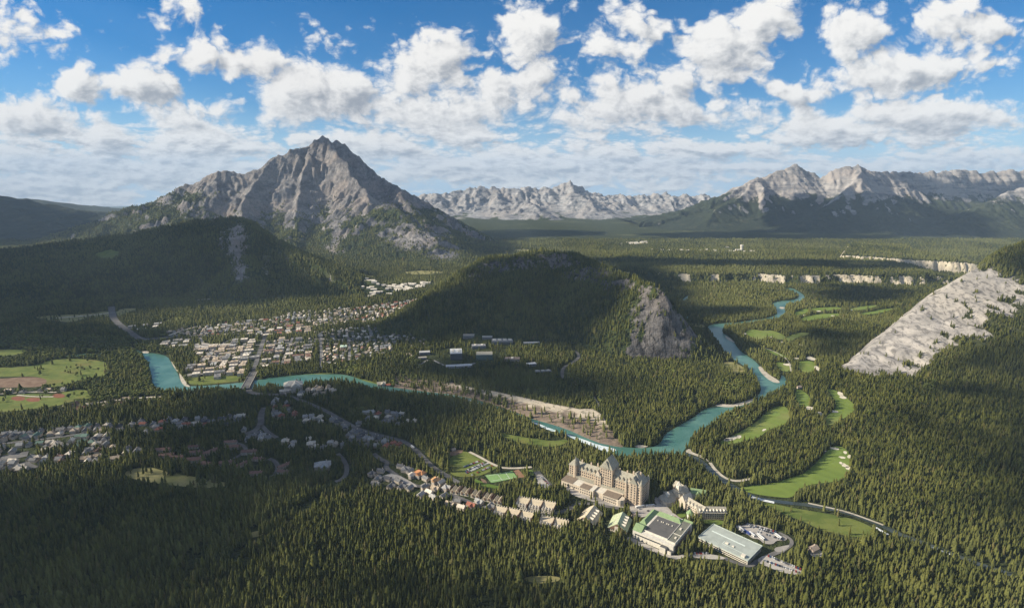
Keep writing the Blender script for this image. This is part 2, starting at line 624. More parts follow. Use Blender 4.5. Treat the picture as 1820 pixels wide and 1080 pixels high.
# ---- the grey pyramid mountain at the left
casc_main = Ridge(px_path([(-120, 470, 4300), (60, 436, 4500), (150, 401, 4700), (230, 366, 4850), (290, 346, 4950), (330, 326, 5000), (390, 300, 5050), (420, 305, 5080), (450, 298, 5120), (490, 275, 5200),
                           (520, 263, 5260), (545, 257, 5320), (560, 247, 5370), (575, 241, 5400), (600, 249, 5400), (620, 264, 5380), (650, 294, 5330), (680, 314, 5280), (720, 340, 5200), (760, 364, 5100),
                           (790, 384, 5000), (830, 405, 4900), (890, 437, 4700)]),
                  [900, 900, 950, 1000, 1050, 1100, 1200, 1200, 1250, 1300, 1350, 1400, 1450, 1450, 1450, 1400, 1300, 1200, 1100, 950, 800, 650, 400], 1500, 1.75, 150, 240, 3, jag=34)
spurs = [
    Ridge(px_path([(490, 276, 5190), (462, 305, 5000), (440, 345, 4700), (432, 385, 4350), (440, 420, 4050)]), [430, 420, 390, 330, 260], [430, 420, 390, 330, 260], 0.95, 90, 80, 13),
    Ridge(px_path([(560, 248, 5360), (540, 300, 5050), (528, 345, 4720), (522, 385, 4420), (530, 425, 4120)]), [360, 360, 340, 300, 240], [360, 360, 340, 300, 240], 0.95, 90, 75, 23),
    Ridge(px_path([(578, 243, 5390), (612, 285, 5060), (640, 325, 4760), (665, 358, 4480), (700, 368, 4330), (745, 400, 4080), (790, 435, 3850), (830, 466, 3640)]), [420, 430, 460, 540, 600, 540, 400, 280], [400, 400, 380, 380, 400, 400, 320, 240], 0.95, 80, 85, 33),
    Ridge(px_path([(392, 300, 5040), (365, 335, 4800), (335, 375, 4500), (320, 415, 4200)]), [560, 540, 480, 380], [560, 540, 480, 380], 1.0, 36, 80, 43),
    Ridge(px_path([(680, 315, 5270), (720, 352, 4900), (765, 390, 4550), (815, 430, 4200)]), [420, 420, 400, 320], [420, 420, 380, 300], 1.0, 34, 70, 53),
    Ridge(px_path([(600, 420, 4150), (640, 440, 3950), (690, 455, 3760)]), [260, 240, 200], [220, 220, 200], 1.0, 20, 60, 63),
]
cascade = Land(-4700, 500, 3350, 6900, 9.0, [casc_main] + spurs, warp=55, wl=330, rough=26, rl=170, seed=20,
               ero=dict(n=60000, steps=50, rounds=7, ke=0.34, seed=5), ledge=5, dip=0.25, post=crags(22, 85, 21), cap=[(-200, 480), (60, 434), (150, 399), (230, 364), (290, 344), (330, 324), (390, 298), (420, 303), (450, 296), (490, 273), (520, 261), (545, 255), (560, 245), (575, 238), (600, 246), (620, 262), (650, 292), (680, 312), (720, 338), (760, 362), (790, 382), (820, 398), (890, 436), (960, 470)])
# ---- dark wooded hill in front of it
hill = Land(-3600, 100, 2150, 4100, 9.0, [
    Ridge(px_path([(-160, 452, 2900), (40, 440, 2950), (130, 428, 3000), (230, 414, 3050), (330, 394, 3100), (400, 384, 3100), (440, 390, 3020), (462, 410, 2930), (490, 430, 2850), (540, 455, 2780), (600, 478, 2680), (650, 496, 2620)]),
          [640, 640, 660, 680, 660, 600, 520, 420, 360, 320, 250, 160], 700, 0.95, 24, 110, 71),
    Ridge(px_path([(405, 386, 3090), (418, 420, 2850), (430, 460, 2600), (440, 490, 2450)]), [230, 220, 190, 130], [300, 260, 200, 130], 0.8, 20, 50, 72)],
    warp=40, wl=300, rough=14, rl=140, seed=40, ero=dict(n=15000, steps=40, rounds=2, ke=0.2, seed=6), cap=[(-300, 450), (60, 437), (130, 426), (230, 414), (330, 391), (400, 382), (440, 387), (462, 407), (490, 428), (540, 452), (600, 475), (650, 494), (700, 520)])
# ---- the wooded mountain with the cliff in the middle
_w1 = [170, 260, 420, 540, 560, 560, 520, 440, 330, 240]
_w2 = [300, 250, 170, 120, 96, 90]
_w3 = [104, 104, 92, 60]
tm_r = [Ridge(px_path([(660, 584, 1960), (700, 563, 2060), (770, 522, 2170), (870, 452, 2290), (905, 451, 2290), (945, 443, 2260), (975, 440, 2230), (1020, 448, 2140), (1062, 466, 2020), (1100, 481, 1880)]), _w1, _w1, 0.92, 16, 70, 81),
        Ridge(px_path([(1062, 474, 2010), (1105, 489, 1840), (1140, 498, 1730), (1160, 503, 1675), (1172, 507, 1650), (1178, 511, 1640)]), _w2, _w2, 0.62, 10, 40, 82),
        Ridge(px_path([(1176, 509, 1645), (1204, 548, 1635), (1242, 600, 1610), (1288, 644, 1570)]), _w3, _w3, 0.6, 6, 40, 83)]


def tunnel_post(X, Y, H):
    # vertical ribs on the cliff at the right end
    c = G(1180, 600)
    w = np.exp(-(((X - c[0]) / 190) ** 2 + ((Y - c[1] - 30) / 140) ** 2))
    H = H + w * np.clip(H / 60, 0, 1) * 30 * (ridged(X / 42.0 + .2 * pn(X / 60, Y / 60, 3), Y / 190.0, 88, 4) - 0.55)
    return H


tunnel = Land(-620, 820, 1380, 2800, 5.0, tm_r, warp=16, wl=150, rough=9, rl=70, seed=60, ero=dict(n=12000, steps=30, rounds=2, ke=0.2, seed=8), post=tunnel_post, cap=[(640, 600), (690, 571), (740, 540), (770, 519), (810, 491), (845, 470), (870, 457), (905, 456), (945, 447), (975, 445), (1020, 452), (1060, 469), (1100, 484), (1140, 494), (1164, 501), (1176, 514), (1190, 533), (1215, 568), (1240, 598), (1280, 640), (1310, 665)])
# ---- pale slab mountain at the right edge, its woods running down to the creek
rundle_r = [Ridge(px_path([(1478, 668, 1430), (1500, 650, 1470), (1525, 630, 1515), (1545, 612, 1560), (1575, 589, 1600), (1612, 558, 1650), (1650, 525, 1710), (1700, 494, 1770), (1740, 464, 1830), (1782, 440, 1890), (1822, 426, 1940), (1900, 395, 2020), (2080, 345, 2080)]) + [np.array([4200, 2300, 900])],
                  [60, 130, 230, 330, 430, 560, 700, 850, 950, 1050, 1150, 1300, 1700, 2600], [60, 80, 100, 120, 140, 160, 180, 200, 210, 220, 230, 240, 260, 260], 1.05, 18, 90, 91, True)]
rundle = Land(640, 3300, 560, 2500, 6.0, rundle_r, warp=22, wl=190, rough=5, rl=120, seed=80, ero=dict(n=12000, steps=40, rounds=1, ke=0.15, seed=9), sink=5, cap=[(1440, 700), (1488, 660), (1500, 649), (1525, 629), (1545, 611), (1575, 588), (1612, 557), (1650, 523), (1700, 492), (1740, 462), (1782, 438), (1822, 424), (1900, 393), (2080, 343), (2600, 200)])
# ---- right-hand massif
ms = [Ridge(px_path([(1130, 415, 6300), (1200, 396, 6500), (1250, 374, 6700), (1290, 354, 6850), (1330, 326, 6950), (1345, 315, 7000), (1366, 318, 7050), (1385, 300, 7150), (1405, 292, 7200), (1430, 300, 7200), (1460, 311, 7150), (1490, 299, 7100),
                     (1525, 289, 7100), (1560, 300, 7150), (1600, 306, 7250), (1650, 305, 7400), (1700, 300, 7500), (1760, 303, 7500), (1830, 301, 7500), (2000, 296, 7400)]),
            [700, 800, 900, 1000, 1050, 1050, 1000, 1100, 1150, 1100, 1000, 1050, 1150, 1100, 1000, 1000, 1000, 1000, 1000, 1000], 1500, 1.6, 90, 230, 101, jag=45),
      Ridge(px_path([(1345, 318, 6950), (1310, 352, 6600), (1262, 385, 6250), (1222, 408, 5950)]), [450, 450, 400, 300], [450, 450, 400, 300], 1.0, 45, 90, 102),
      Ridge(px_path([(1350, 322, 6900), (1365, 360, 6450), (1385, 395, 6000), (1400, 415, 5600)]), [420, 420, 380, 280], [420, 420, 380, 280], 1.0, 45, 90, 103),
      Ridge(px_path([(1525, 292, 7050), (1530, 318, 6650), (1548, 345, 6250), (1580, 380, 5850), (1620, 408, 5500)]), [560, 560, 560, 480, 300], [560, 560, 560, 480, 300], 1.0, 40, 110, 104),
      Ridge(px_path([(1525, 318, 6640), (1490, 350, 6250), (1440, 385, 5950), (1400, 412, 5700)]), [450, 450, 400, 300], [450, 450, 400, 300], 1.0, 36, 100, 105),
      Ridge(px_path([(1880, 300, 6400), (1815, 330, 6100), (1760, 355, 5850), (1712, 388, 5500), (1690, 420, 5150)]), [650, 650, 600, 500, 300], [650, 600, 560, 460, 300], 1.05, 40, 110, 106)]
massif = Land(1400, 7400, 4800, 9000, 13.0, ms, warp=70, wl=420, rough=26, rl=200, seed=100, ero=dict(n=60000, steps=50, rounds=5, ke=0.32, seed=10), ledge=8, dip=0.05, post=crags(16, 110, 31))
# ---- bare range far behind the valley
fr = [Ridge(px_path([(560, 372, 8800), (690, 355, 9000), (745, 346, 9000), (770, 340, 9000), (790, 343, 9050), (830, 336, 9100), (858, 331, 9100), (880, 335, 9100), (920, 333, 9100), (960, 331, 9200), (990, 330, 9300), (1008, 322, 9300), (1030, 333, 9300), (1080, 345, 9400),
                     (1120, 349, 9500), (1180, 344, 9600), (1240, 346, 9600), (1290, 352, 9600), (1400, 360, 9500)]), 1300, 1500, 1.6, 110, 200, 111, jag=95),
      Ridge(px_path([(880, 336, 9050), (888, 352, 8500), (900, 372, 8000), (880, 395, 7500)]), [520, 500, 430, 300], [520, 500, 430, 300], 1.05, 60, 90, 112),
      Ridge(px_path([(1008, 325, 9250), (1040, 348, 8500), (1060, 370, 8000), (1085, 398, 7500)]), [520, 520, 460, 300], [520, 520, 460, 300], 1.05, 60, 90, 113),
      Ridge(px_path([(930, 352, 8300), (960, 372, 7800), (945, 400, 7400)]), [420, 400, 300], [420, 400, 300], 1.0, 50, 80, 114),
      Ridge(px_path([(760, 345, 8950), (790, 370, 8300), (800, 395, 7700)]), [480, 440, 300], [480, 440, 300], 1.05, 50, 90, 115),
      Ridge(px_path([(1150, 350, 9450), (1170, 375, 8600), (1185, 398, 7800)]), [480, 440, 300], [480, 440, 300], 1.05, 50, 90, 116)]
farrange = Land(-3200, 4800, 7000, 10800, 16.0, fr, warp=80, wl=450, rough=60, rl=240, seed=120, ero=dict(n=50000, steps=45, rounds=4, ke=0.34, seed=12), ledge=8, dip=-0.05, post=crags(22, 130, 41))
# ---- far wooded hills at the left edge
lh = [Ridge(px_path([(-300, 330, 6400), (-60, 340, 6400), (0, 346, 6400), (30, 357, 6300), (100, 374, 6200), (160, 383, 6100), (260, 400, 6000)]), 1500, 1500, 1.3, 110, 260, 131, jag=30),
      Ridge(px_path([(-200, 345, 9000), (20, 356, 9000), (50, 352, 9000), (80, 360, 9000), (110, 366, 9000), (180, 382, 9000), (300, 372, 9200), (420, 376, 9500)]), 1500, 1500, 1.1, 50, 160, 132)]
lefthills = Land(-10500, -2300, 4600, 10600, 22.0, lh, warp=80, wl=500, rough=24, rl=260, seed=140, ero=dict(n=30000, steps=40, rounds=2, ke=0.25, seed=14))


# river bluffs: a bench of the plain that breaks off in pale cliffs
def line_dist(X, Y, pts):
    """signed distance behind a line running left to right, and arc length along it"""
    bd = np.full(X.shape, 1e9)
    bs = np.zeros(X.shape)
    sg = np.ones(X.shape)
    arc = 0
    for a, b in zip(pts[:-1], pts[1:]):
        dx, dy = b[0] - a[0], b[1] - a[1]
        L = math.hypot(dx, dy)
        t = np.clip(((X - a[0]) * dx + (Y - a[1]) * dy) / (L * L), 0, 1)
        d = np.hypot(X - a[0] - t * dx, Y - a[1] - t * dy)
        s = np.sign(dx * (Y - a[1]) - dy * (X - a[0]))
        up = d < bd
        bd = np.where(up, d, bd)
        bs = np.where(up, arc + t * L, bs)
        sg = np.where(up, s, sg)
        arc += L
    return bd * sg, bs


class Bench(Land):
    def __init__(self, x0, x1, y0, y1, cell, pts, top, run, back, seed):
        self.x0, self.y0, self.c = x0, y0, cell
        X, Y = np.meshgrid(np.arange(x0, x1 + cell, cell), np.arange(y0, y1 + cell, cell))
        d, s = line_dist(X, Y, pts)
        L = sum(math.hypot(b[0] - a[0], b[1] - a[1]) for a, b in zip(pts[:-1], pts[1:]))
        d = d + 46 * (ridged(s / 70.0, d / 300.0, seed, 3) - 0.6) + 70 * pn(s / 420.0, d / 900, seed + 4)
        H = top * sm(d, 0, run) * sm(back - d, 0, back * 0.5) * sm(s, 5, 220) * sm(L - s, 5, 220)
        H = H + 1.6 * fbm(X / 40, Y / 40, seed, 4) * sm(H, 1, 8)
        self.X, self.Y, self.H = X, Y, H - 1.2
        gy, gx = np.gradient(self.H, cell)
        self.slope = np.hypot(gx, gy)
        self.gx, self.gy = gx, gy


bl1 = [G(*p) for p in [(1020, 492), (1100, 497), (1160, 500), (1220, 503), (1300, 503), (1360, 504), (1420, 506), (1500, 505), (1560, 506), (1640, 508), (1760, 512)]]
bench1 = Bench(200, 2700, 2400, 4700, 9.0, bl1, 42, 46, 1700, 151)
bl2 = [G(*p, 20) for p in [(1440, 462), (1490, 466), (1560, 470), (1620, 476), (1700, 480), (1800, 482)]]
bench2 = Bench(1500, 3900, 3000, 5200, 10.0, bl2, 60, 40, 1500, 161)

LANDS = [cascade, hill, tunnel, rundle, massif, farrange, lefthills, bench1, bench2]
NEAR_LANDS = [hill, tunnel, rundle, cascade, bench1, bench2]


def ground_z(x, y):
    z = np.zeros(np.shape(x))
    for L in NEAR_LANDS:
        z = np.maximum(z, L.at(x, y))
    return z


def land_z(x, y):
    z = np.zeros(np.shape(x))
    for L in LANDS:
        z = np.maximum(z, L.at(x, y))
    return z


_ts = np.concatenate([np.arange(500, 3500, 12.0), np.arange(3500, 12000, 30.0)])


def hit(px, py):
    """where the sight line of a pixel meets the land, None in the sky"""
    d = ray(px, py)
    t = _ts / d[1]
    P = d[None] * t[:, None]
    P[:, 2] += CAM_H
    k = np.nonzero(P[:, 2] < land_z(P[:, 0], P[:, 1]))[0]
    return P[k[0]] if len(k) else None


def patch(L, spots):
    """bare patches: (px, py, radius px across, radius px down, at about this depth or None, strength) as seen, laid on the landform"""
    px, py, f = project(L.X, L.Y, L.H)
    m = np.zeros(L.X.shape)
    for (cx, cy_, rx, ry, s) in spots:
        m = np.maximum(m, s * np.exp(-((px - cx) / rx) ** 2 - ((py - cy_) / ry) ** 2))
    return m


def veg_of(L, line, soft, steep, seed, bare=None, steep_soft=0.25):
    v = sm(line - L.H + 90 * fbm(L.X / 260, L.Y / 260, seed, 4), -soft, soft)
    v = v * (1 - sm(L.slope, steep - steep_soft, steep + steep_soft))
    if bare is not None:
        v = v * (1 - np.clip(bare, 0, 1))
    return v


LIGHT_ROCK = (0.40, 0.365, 0.335)
M_casc = rock_mat('grey_limestone', (0.31, 0.29, 0.28), (0.105, 0.105, 0.115), (0.29, 0.25, 0.225), bump=0.8, band=0.0045, dip=(-0.62, 0.15, 1.0), streak=0.35)
M_hill = rock_mat('wooded_rock', (0.34, 0.31, 0.28), (0.13, 0.12, 0.115), (0.27, 0.235, 0.20), fs=0.08)
M_rund = rock_mat('pale_slab_rock', (0.47, 0.43, 0.385), (0.24, 0.225, 0.21), (0.39, 0.355, 0.31), forest=(0.035, 0.040, 0.018), forest2=(0.06, 0.066, 0.028), band=0.008, bump=0.14, dip=(-0.5, 0.9, 1.0), streak=0.75)
M_mass = rock_mat('far_grey_rock', (0.42, 0.39, 0.365), (0.14, 0.14, 0.15), (0.36, 0.32, 0.29), forest=(0.026, 0.034, 0.022), forest2=(0.042, 0.052, 0.03), grassy=(0.07, 0.075, 0.045), fs=0.03, band=0.006)
M_tun = rock_mat('cliff_rock', (0.23, 0.212, 0.20), (0.06, 0.057, 0.058), (0.175, 0.155, 0.14), fs=0.08, band=0.004, bump=0.8, streak=0.9)
M_far = rock_mat('streaked_far_rock', (0.43, 0.42, 0.415), (0.11, 0.115, 0.13), (0.36, 0.335, 0.32), fs=0.03, band=0.006, dip=(0.25, 0.1, 1.0), streak=0.3)
M_bluff = rock_mat('pale_bluff_silt', (0.62, 0.55, 0.42), (0.40, 0.35, 0.27), (0.55, 0.48, 0.36), fs=0.05)

cb = patch(cascade, [(740, 425, 70, 24, .9), (700, 418, 40, 20, .55), (790, 452, 40, 12, .8), (800, 395, 18, 12, .7), (598, 415, 9, 34, 1.0), (588, 440, 16, 14, .7), (520, 330, 80, 50, 1.0), (610, 310, 90, 60, 1.0), (450, 350, 50, 45, .8)])
cv = veg_of(cascade, 300, 110, 0.86, 201, cb)
dome = patch(cascade, [(170, 412, 100, 34, 1.0), (270, 378, 80, 26, 1.0), (330, 352, 50, 20, .8), (90, 430, 70, 20, 1.0), (690, 382, 58, 16, 1.0), (660, 440, 60, 22, .9), (500, 420, 60, 26, .9), (560, 430, 26, 20, .8), (640, 400, 26, 22, .9)])
cv = np.clip(np.maximum(cv, dome * 0.95 * (1 - sm(cascade.slope, 0.9, 1.3))), 0, 1)
cascade.mesh('mountain', M_casc, {'veg': cv})
hb_ = patch(hill, [(420, 436, 20, 46, 1.9), (426, 482, 16, 20, 1.7), (396, 430, 16, 28, 1.1), (474, 470, 14, 28, 1.0)])
hv = veg_of(hill, 800, 100, 1.15, 202, hb_ * (0.55 + 0.6 * fbm(hill.X / 30, hill.Y / 30, 9, 3)))
hill.mesh('wooded_hill', M_hill, {'veg': hv})
tb = patch(tunnel, [(1168, 565, 44, 66, 1.5), (1214, 594, 30, 48, 1.5), (1128, 605, 12, 36, 1.0), (1190, 636, 30, 10, 1.0), (1150, 515, 22, 14, .9), (885, 474, 40, 11, 1.3), (930, 470, 40, 14, 1.3), (985, 464, 45, 16, 1.3), (1050, 488, 50, 14, 1.2), (1100, 505, 40, 12, 1.2), (845, 492, 22, 14, .8), (760, 560, 16, 12, .5), (1000, 560, 30, 12, .5), (840, 500, 30, 12, .35), (990, 530, 60, 20, .35), (880, 525, 30, 9, .35)])
tv = veg_of(tunnel, 900, 100, 2.1, 203, np.clip(tb * (0.75 + 0.9 * fbm(tunnel.X / 24, tunnel.Y / 24, 19, 3)), 0, 1))
tunnel.mesh('cliff_mountain', M_tun, {'veg': tv})
rp = project(rundle.X, rundle.Y, rundle.H)
# the slab lies between the crest and a slanting lower edge
edge = np.interp(rp[0], [1470, 1500, 1540, 1600, 1680, 1740, 1830, 2000], [690, 706, 722, 684, 616, 570, 532, 505])
up_dark = np.interp(rp[0], [1600, 1720, 1760, 1790, 1830, 2000], [300, 470, 480, 490, 505, 520])
slab = sm(edge + 20 + 40 * fbm(rundle.X / 70, rundle.Y / 70, 31, 5) - rp[1], -8, 16) * sm(rp[1] - up_dark + 14 * fbm(rundle.X / 40, rundle.Y / 40, 37, 3), -10, 8)
extra = patch(rundle, [(1660, 682, 34, 6, .7), (1780, 615, 30, 12, .35), (1735, 760, 9, 9, .4)])
tufts = sm(fbm(rundle.X / 30, rundle.Y / 30, 33, 4) + 0.25 * fbm(rundle.X / 160, rundle.Y / 160, 34, 2) + np.clip((rp[1] - (edge - 60)) / 160, -.1, .30), 0.46, 0.64)
rv = 1 - np.clip(np.maximum(slab * (1 - 0.9 * tufts), extra), 0, 1)
rv = np.where(rp[2] < 300, 1, rv)
rundle.mesh('slab_mountain', M_rund, {'veg': rv})
mv = veg_of(massif, 330, 120, 1.0, 204)
massif.mesh('massif', M_mass, {'veg': mv})
farrange.mesh('far_range', M_far, {'veg': veg_of(farrange, 5, 45, 0.9, 205)})
lefthills.mesh('far_hills', M_mass, {'veg': veg_of(lefthills, 420, 120, 1.3, 206)})
_bx = project(bench1.X, bench1.Y, bench1.H)[0]
b1v = 1 - sm(bench1.slope, 0.22, 0.5) * sm(0.9 * fbm(bench1.X / 30, bench1.Y / 60, 41, 4) + 1.3 * fbm(bench1.X / 150, bench1.Y / 200, 42, 3) + np.interp(_bx, [1000, 1180, 1240, 1340, 1450, 1520, 1600, 1700], [-.5, -.3, .05, .15, .3, .25, .1, -.1]), 0, 0.25)
bench1.mesh('river_bluff', M_bluff, {'veg': b1v}, low=-0.9)
b2v = 1 - sm(bench2.slope, 0.25, 0.5)
bench2.mesh('far_bluff', M_bluff, {'veg': b2v}, low=-0.9)


# ------------------------------------------------------------------ the ground sheet
def ground_mat():
    m, t, b = new_mat('valley_ground', 0.95, 0.1)
    P = t.n('ShaderNodeNewGeometry').outputs['Position']
    n1 = t.noise(P, 0.0016, 5, 0.6)
    n2 = t.noise(P, 0.02, 5, 0.65)
    n3 = t.noise(P, 0.07, 4, 0.7)
    c = t.mix(t.sstep(n3, 0.35, 0.68), (0.028, 0.036, 0.015), (0.065, 0.078, 0.03))
    c = t.mix(t.sstep(n2, 0.52, 0.70, 0, 0.65), c, (0.095, 0.10, 0.045))
    c = t.mix(t.sstep(n1, 0.54, 0.66, 0, 0.75), c, (0.13, 0.135, 0.06))
    t.put(b.inputs['Base Color'], c)
    bp = t.n('ShaderNodeBump')
    bp.inputs['Strength'].default_value = 1.0
    bp.inputs['Distance'].default_value = 12.0
    t.put(bp.inputs['Height'], n3)
    t.put(b.inputs['Normal'], bp.outputs[0])
    return m


R_ = 30000.0
gx = np.concatenate([np.linspace(-R_, -6000, 25), np.linspace(-5600, 5600, 57), np.linspace(6000, R_, 25)])
gy = np.concatenate([np.linspace(-3000, 0, 7), np.linspace(300, 9000, 60), np.linspace(9600, R_ + 2000, 24)])
GX, GY = np.meshgrid(gx, gy)
ii = np.arange(GX.size).reshape(GX.shape)
gq = np.stack([ii[:-1, :-1], ii[:-1, 1:], ii[1:, 1:], ii[1:, :-1]], -1).reshape(-1, 4)
GZ = -0.03 * np.maximum(np.hypot(GX, GY) - 9500, 0)
struct('ground', mesh_from('ground', np.stack([GX, GY, GZ], -1).reshape(-1, 3), gq), ground_mat())


# ------------------------------------------------------------------ occupancy of the valley floor, for the woods
OX0, OX1, OY0, OY1, OC = -3200, 3200, 400, 5200, 4.0
occ = np.ones((int((OY1 - OY0) / OC), int((OX1 - OX0) / OC)), np.float32)     # share of full tree density
_oy, _ox = np.mgrid[0:occ.shape[0], 0:occ.shape[1]]
OXC, OYC = OX0 + (_ox + 0.5) * OC, OY0 + (_oy + 0.5) * OC


def _win(poly, pad=0):
    p = np.asarray(poly)[:, :2]
    a = np.floor((p.min(0) - pad - (OX0, OY0)) / OC).astype(int)
    b = np.ceil((p.max(0) + pad - (OX0, OY0)) / OC).astype(int) + 1
    x0, y0 = np.clip(a, 0, None)
    return slice(max(0, y0), max(0, min(occ.shape[0], b[1]))), slice(max(0, x0), max(0, min(occ.shape[1], b[0])))


def inside(poly, X, Y):
    p = np.asarray(poly)[:, :2]
    r = np.zeros(X.shape, bool)
    j = len(p) - 1
    for i in range(len(p)):
        xi, yi, xj, yj = p[i, 0], p[i, 1], p[j, 0], p[j, 1]
        if yi != yj:
            c = ((yi > Y) != (yj > Y)) & (X < (xj - xi) * (Y - yi) / (yj - yi) + xi)
            r ^= c
        j = i
    return r


def clear_poly(poly, v=0.0, ragged=0.0):
    w = _win(poly, 30)
    X, Y = OXC[w], OYC[w]
    if ragged:
        X = X + ragged * fbm(X / 40, Y / 40, 301, 3)
        Y = Y + ragged * fbm(X / 40, Y / 40, 302, 3)
    occ[w] = np.where(inside(poly, X, Y), np.minimum(occ[w], v), occ[w])


def clear_line(pts, half, v=0.0):
    w = _win(pts, half + 4)
    X, Y = OXC[w], OYC[w]
    m = np.full(X.shape, 1e9)
    for a, b in zip(pts[:-1], pts[1:]):
        dx, dy = b[0] - a[0], b[1] - a[1]
        L2 = dx * dx + dy * dy + 1e-6
        t = np.clip(((X - a[0]) * dx + (Y - a[1]) * dy) / L2, 0, 1)
        m = np.minimum(m, np.hypot(X - a[0] - t * dx, Y - a[1] - t * dy))
    occ[w] = np.where(m < half, np.minimum(occ[w], v), occ[w])


def clear_disc(x, y, r, v=0.0):
    clear_line([(x, y), (x + .01, y)], r, v)


def chaikin(p, closed, n=2):
    p = np.asarray(p, float)
    for _ in range(n):
        q = []
        m = len(p)
        rngi = range(m) if closed else range(m - 1)
        if not closed:
            q.append(p[0])
        for i in rngi:
            a, b = p[i], p[(i + 1) % m]
            q += [a * .75 + b * .25, a * .25 + b * .75]
        if not closed:
            q.append(p[-1])
        p = np.array(q)
    return p


import bmesh


def sheet(name, polys, z, mat, soft=2, clear=0.0, ragged=0.0, pad=True):
    """one flat sheet of ground made of outlines traced on the valley floor"""
    bm = bmesh.new()
    for poly in polys:
        w = np.array([G(*p) for p in poly])
        w = chaikin(w, True, soft) if soft else w
        vs = [bm.verts.new((q[0], q[1], z)) for q in w]
        f = bm.faces.new(vs)
        f.normal_update()
        if f.normal.z < 0:
            f.normal_flip()
        if clear is not None:
            for zc in ((0,) if name == 'river' else (0, 5, 10)):
                clear_poly(chaikin(np.array([G(p[0], p[1], zc) for p in poly]), True, soft), clear, ragged)
    bmesh.ops.triangulate(bm, faces=bm.faces[:])
    me = bpy.data.meshes.new(name)
    bm.to_mesh(me)
    bm.free()
    return struct(name, me, mat)


def ribbon(name, paths, z, mat, clear_extra=4.0):
    """roads: [(list of pixels, width in metres)]"""
    co, fa = [], []
    for path, width in paths:
        w = chaikin([G(*p) for p in path], False, 2)
        tan = np.gradient(w[:, :2], axis=0)
        tan /= np.linalg.norm(tan, axis=1, keepdims=True) + 1e-9
        nrm = np.stack([-tan[:, 1], tan[:, 0]], 1) * width / 2
        b = len(co)
        for q, n_ in zip(w, nrm):
            co += [(q[0] + n_[0], q[1] + n_[1], z), (q[0] - n_[0], q[1] - n_[1], z)]
        for i in range(len(w) - 1):
            fa.append((b + 2 * i, b + 2 * i + 1, b + 2 * i + 3, b + 2 * i + 2))
        clear_line(w, width / 2 + clear_extra)
        clear_line([G(p[0], p[1], 5) for p in path], width / 2 + clear_extra - 1)
    return struct(name, mesh_from(name, np.array(co), np.array(fa)), mat)


def field_mat(name, a, b_, c_=None, s=0.03, stripe=0.0):
    m, t, b = new_mat(name, 0.95, 0.1)
    P = t.n('ShaderNodeNewGeometry').outputs['Position']
    c = t.mix(t.sstep(t.noise(P, s, 5, 0.65), 0.36, 0.64), a, b_)
    if c_:
        c = t.mix(t.sstep(t.noise(P, s * 0.35, 4, 0.6), 0.52, 0.66, 0, 0.8), c, c_)
    c = t.mix(t.sstep(t.noise(P, 0.4, 3, 0.7), 0.4, 0.7, 0, 0.22), c, tuple(x * 0.55 for x in a))
    if stripe:
        w = t.n('ShaderNodeTexWave', wave_type='BANDS', bands_direction='DIAGONAL')
        t.put(w.inputs['Vector'], P)
        w.inputs['Scale'].default_value = stripe
        w.inputs['Distortion'].default_value = 1.5
        c = t.mix(t.m('MULTIPLY', w.outputs['Fac'], 0.22), c, tuple(x * 1.5 for x in a))
    t.put(b.inputs['Base Color'], c)
    return m


def water_mat(name, a, b_, rough=0.28, foam=0.0):
    m, t, b = new_mat(name, rough, 0.35)
    P = t.n('ShaderNodeNewGeometry').outputs['Position']
    c = t.mix(t.sstep(t.noise(P, 0.008, 4, 0.6, 0.6), 0.38, 0.62), a, b_)
    if foam:
        st = t.n('ShaderNodeVectorMath', operation='MULTIPLY')
        t.put(st.inputs[0], P)
        st.inputs[1].default_value = (0.5, 1.0, 1.0)
        c = t.mix(t.sstep(t.noise(st.outputs[0], 0.16, 5, 0.75, 1.0), 0.40, 0.54, 0, foam), c, (0.80, 0.82, 0.82))
    t.put(b.inputs['Base Color'], c)
    bp = t.n('ShaderNodeBump')
    bp.inputs['Strength'].default_value = 0.25
    bp.inputs['Distance'].default_value = 0.6
    t.put(bp.inputs['Height'], t.noise(P, 0.25, 4, 0.6))
    t.put(b.inputs['Normal'], bp.outputs[0])
    return m


M_water = water_mat('turquoise_water', (0.058, 0.150, 0.118), (0.105, 0.215, 0.172))
M_creek = water_mat('creek_water', (0.04, 0.055, 0.055), (0.07, 0.085, 0.085), 0.15)
M_rapid = water_mat('white_water', (0.25, 0.42, 0.42), (0.45, 0.58, 0.58), 0.5, 0.95)
M_meadow = field_mat('meadow', (0.10, 0.135, 0.033), (0.165, 0.19, 0.05), (0.17, 0.15, 0.05))
M_lawn = field_mat('lawn', (0.10, 0.16, 0.03), (0.15, 0.21, 0.045), (0.17, 0.19, 0.06), 0.02)
M_fair = field_mat('fairway_grass', (0.135, 0.19, 0.040), (0.18, 0.235, 0.055), (0.24, 0.24, 0.09), 0.012, 0.02)
M_dry = field_mat('dry_grass', (0.22, 0.21, 0.09), (0.30, 0.27, 0.12), (0.16, 0.17, 0.06))
M_dirt = field_mat('bare_soil', (0.17, 0.11, 0.075), (0.24, 0.17, 0.12), None, 0.06)
M_red = field_mat('red_infield', (0.20, 0.085, 0.05), (0.25, 0.11, 0.07), None, 0.06)
M_sand = field_mat('bunker_sand', (0.62, 0.56, 0.44), (0.72, 0.66, 0.53), None, 0.1)
M_gravel = field_mat('gravel', (0.42, 0.38, 0.31), (0.54, 0.49, 0.41), None, 0.08)
M_asph = field_mat('asphalt', (0.10, 0.098, 0.098), (0.16, 0.155, 0.15), (0.20, 0.19, 0.18), 0.05)
M_pale_road = field_mat('worn_road', (0.26, 0.25, 0.23), (0.34, 0.32, 0.30), None, 0.06)
M_concrete = field_mat('concrete_paving', (0.36, 0.33, 0.30), (0.46, 0.43, 0.39), (0.28, 0.26, 0.24), 0.05)

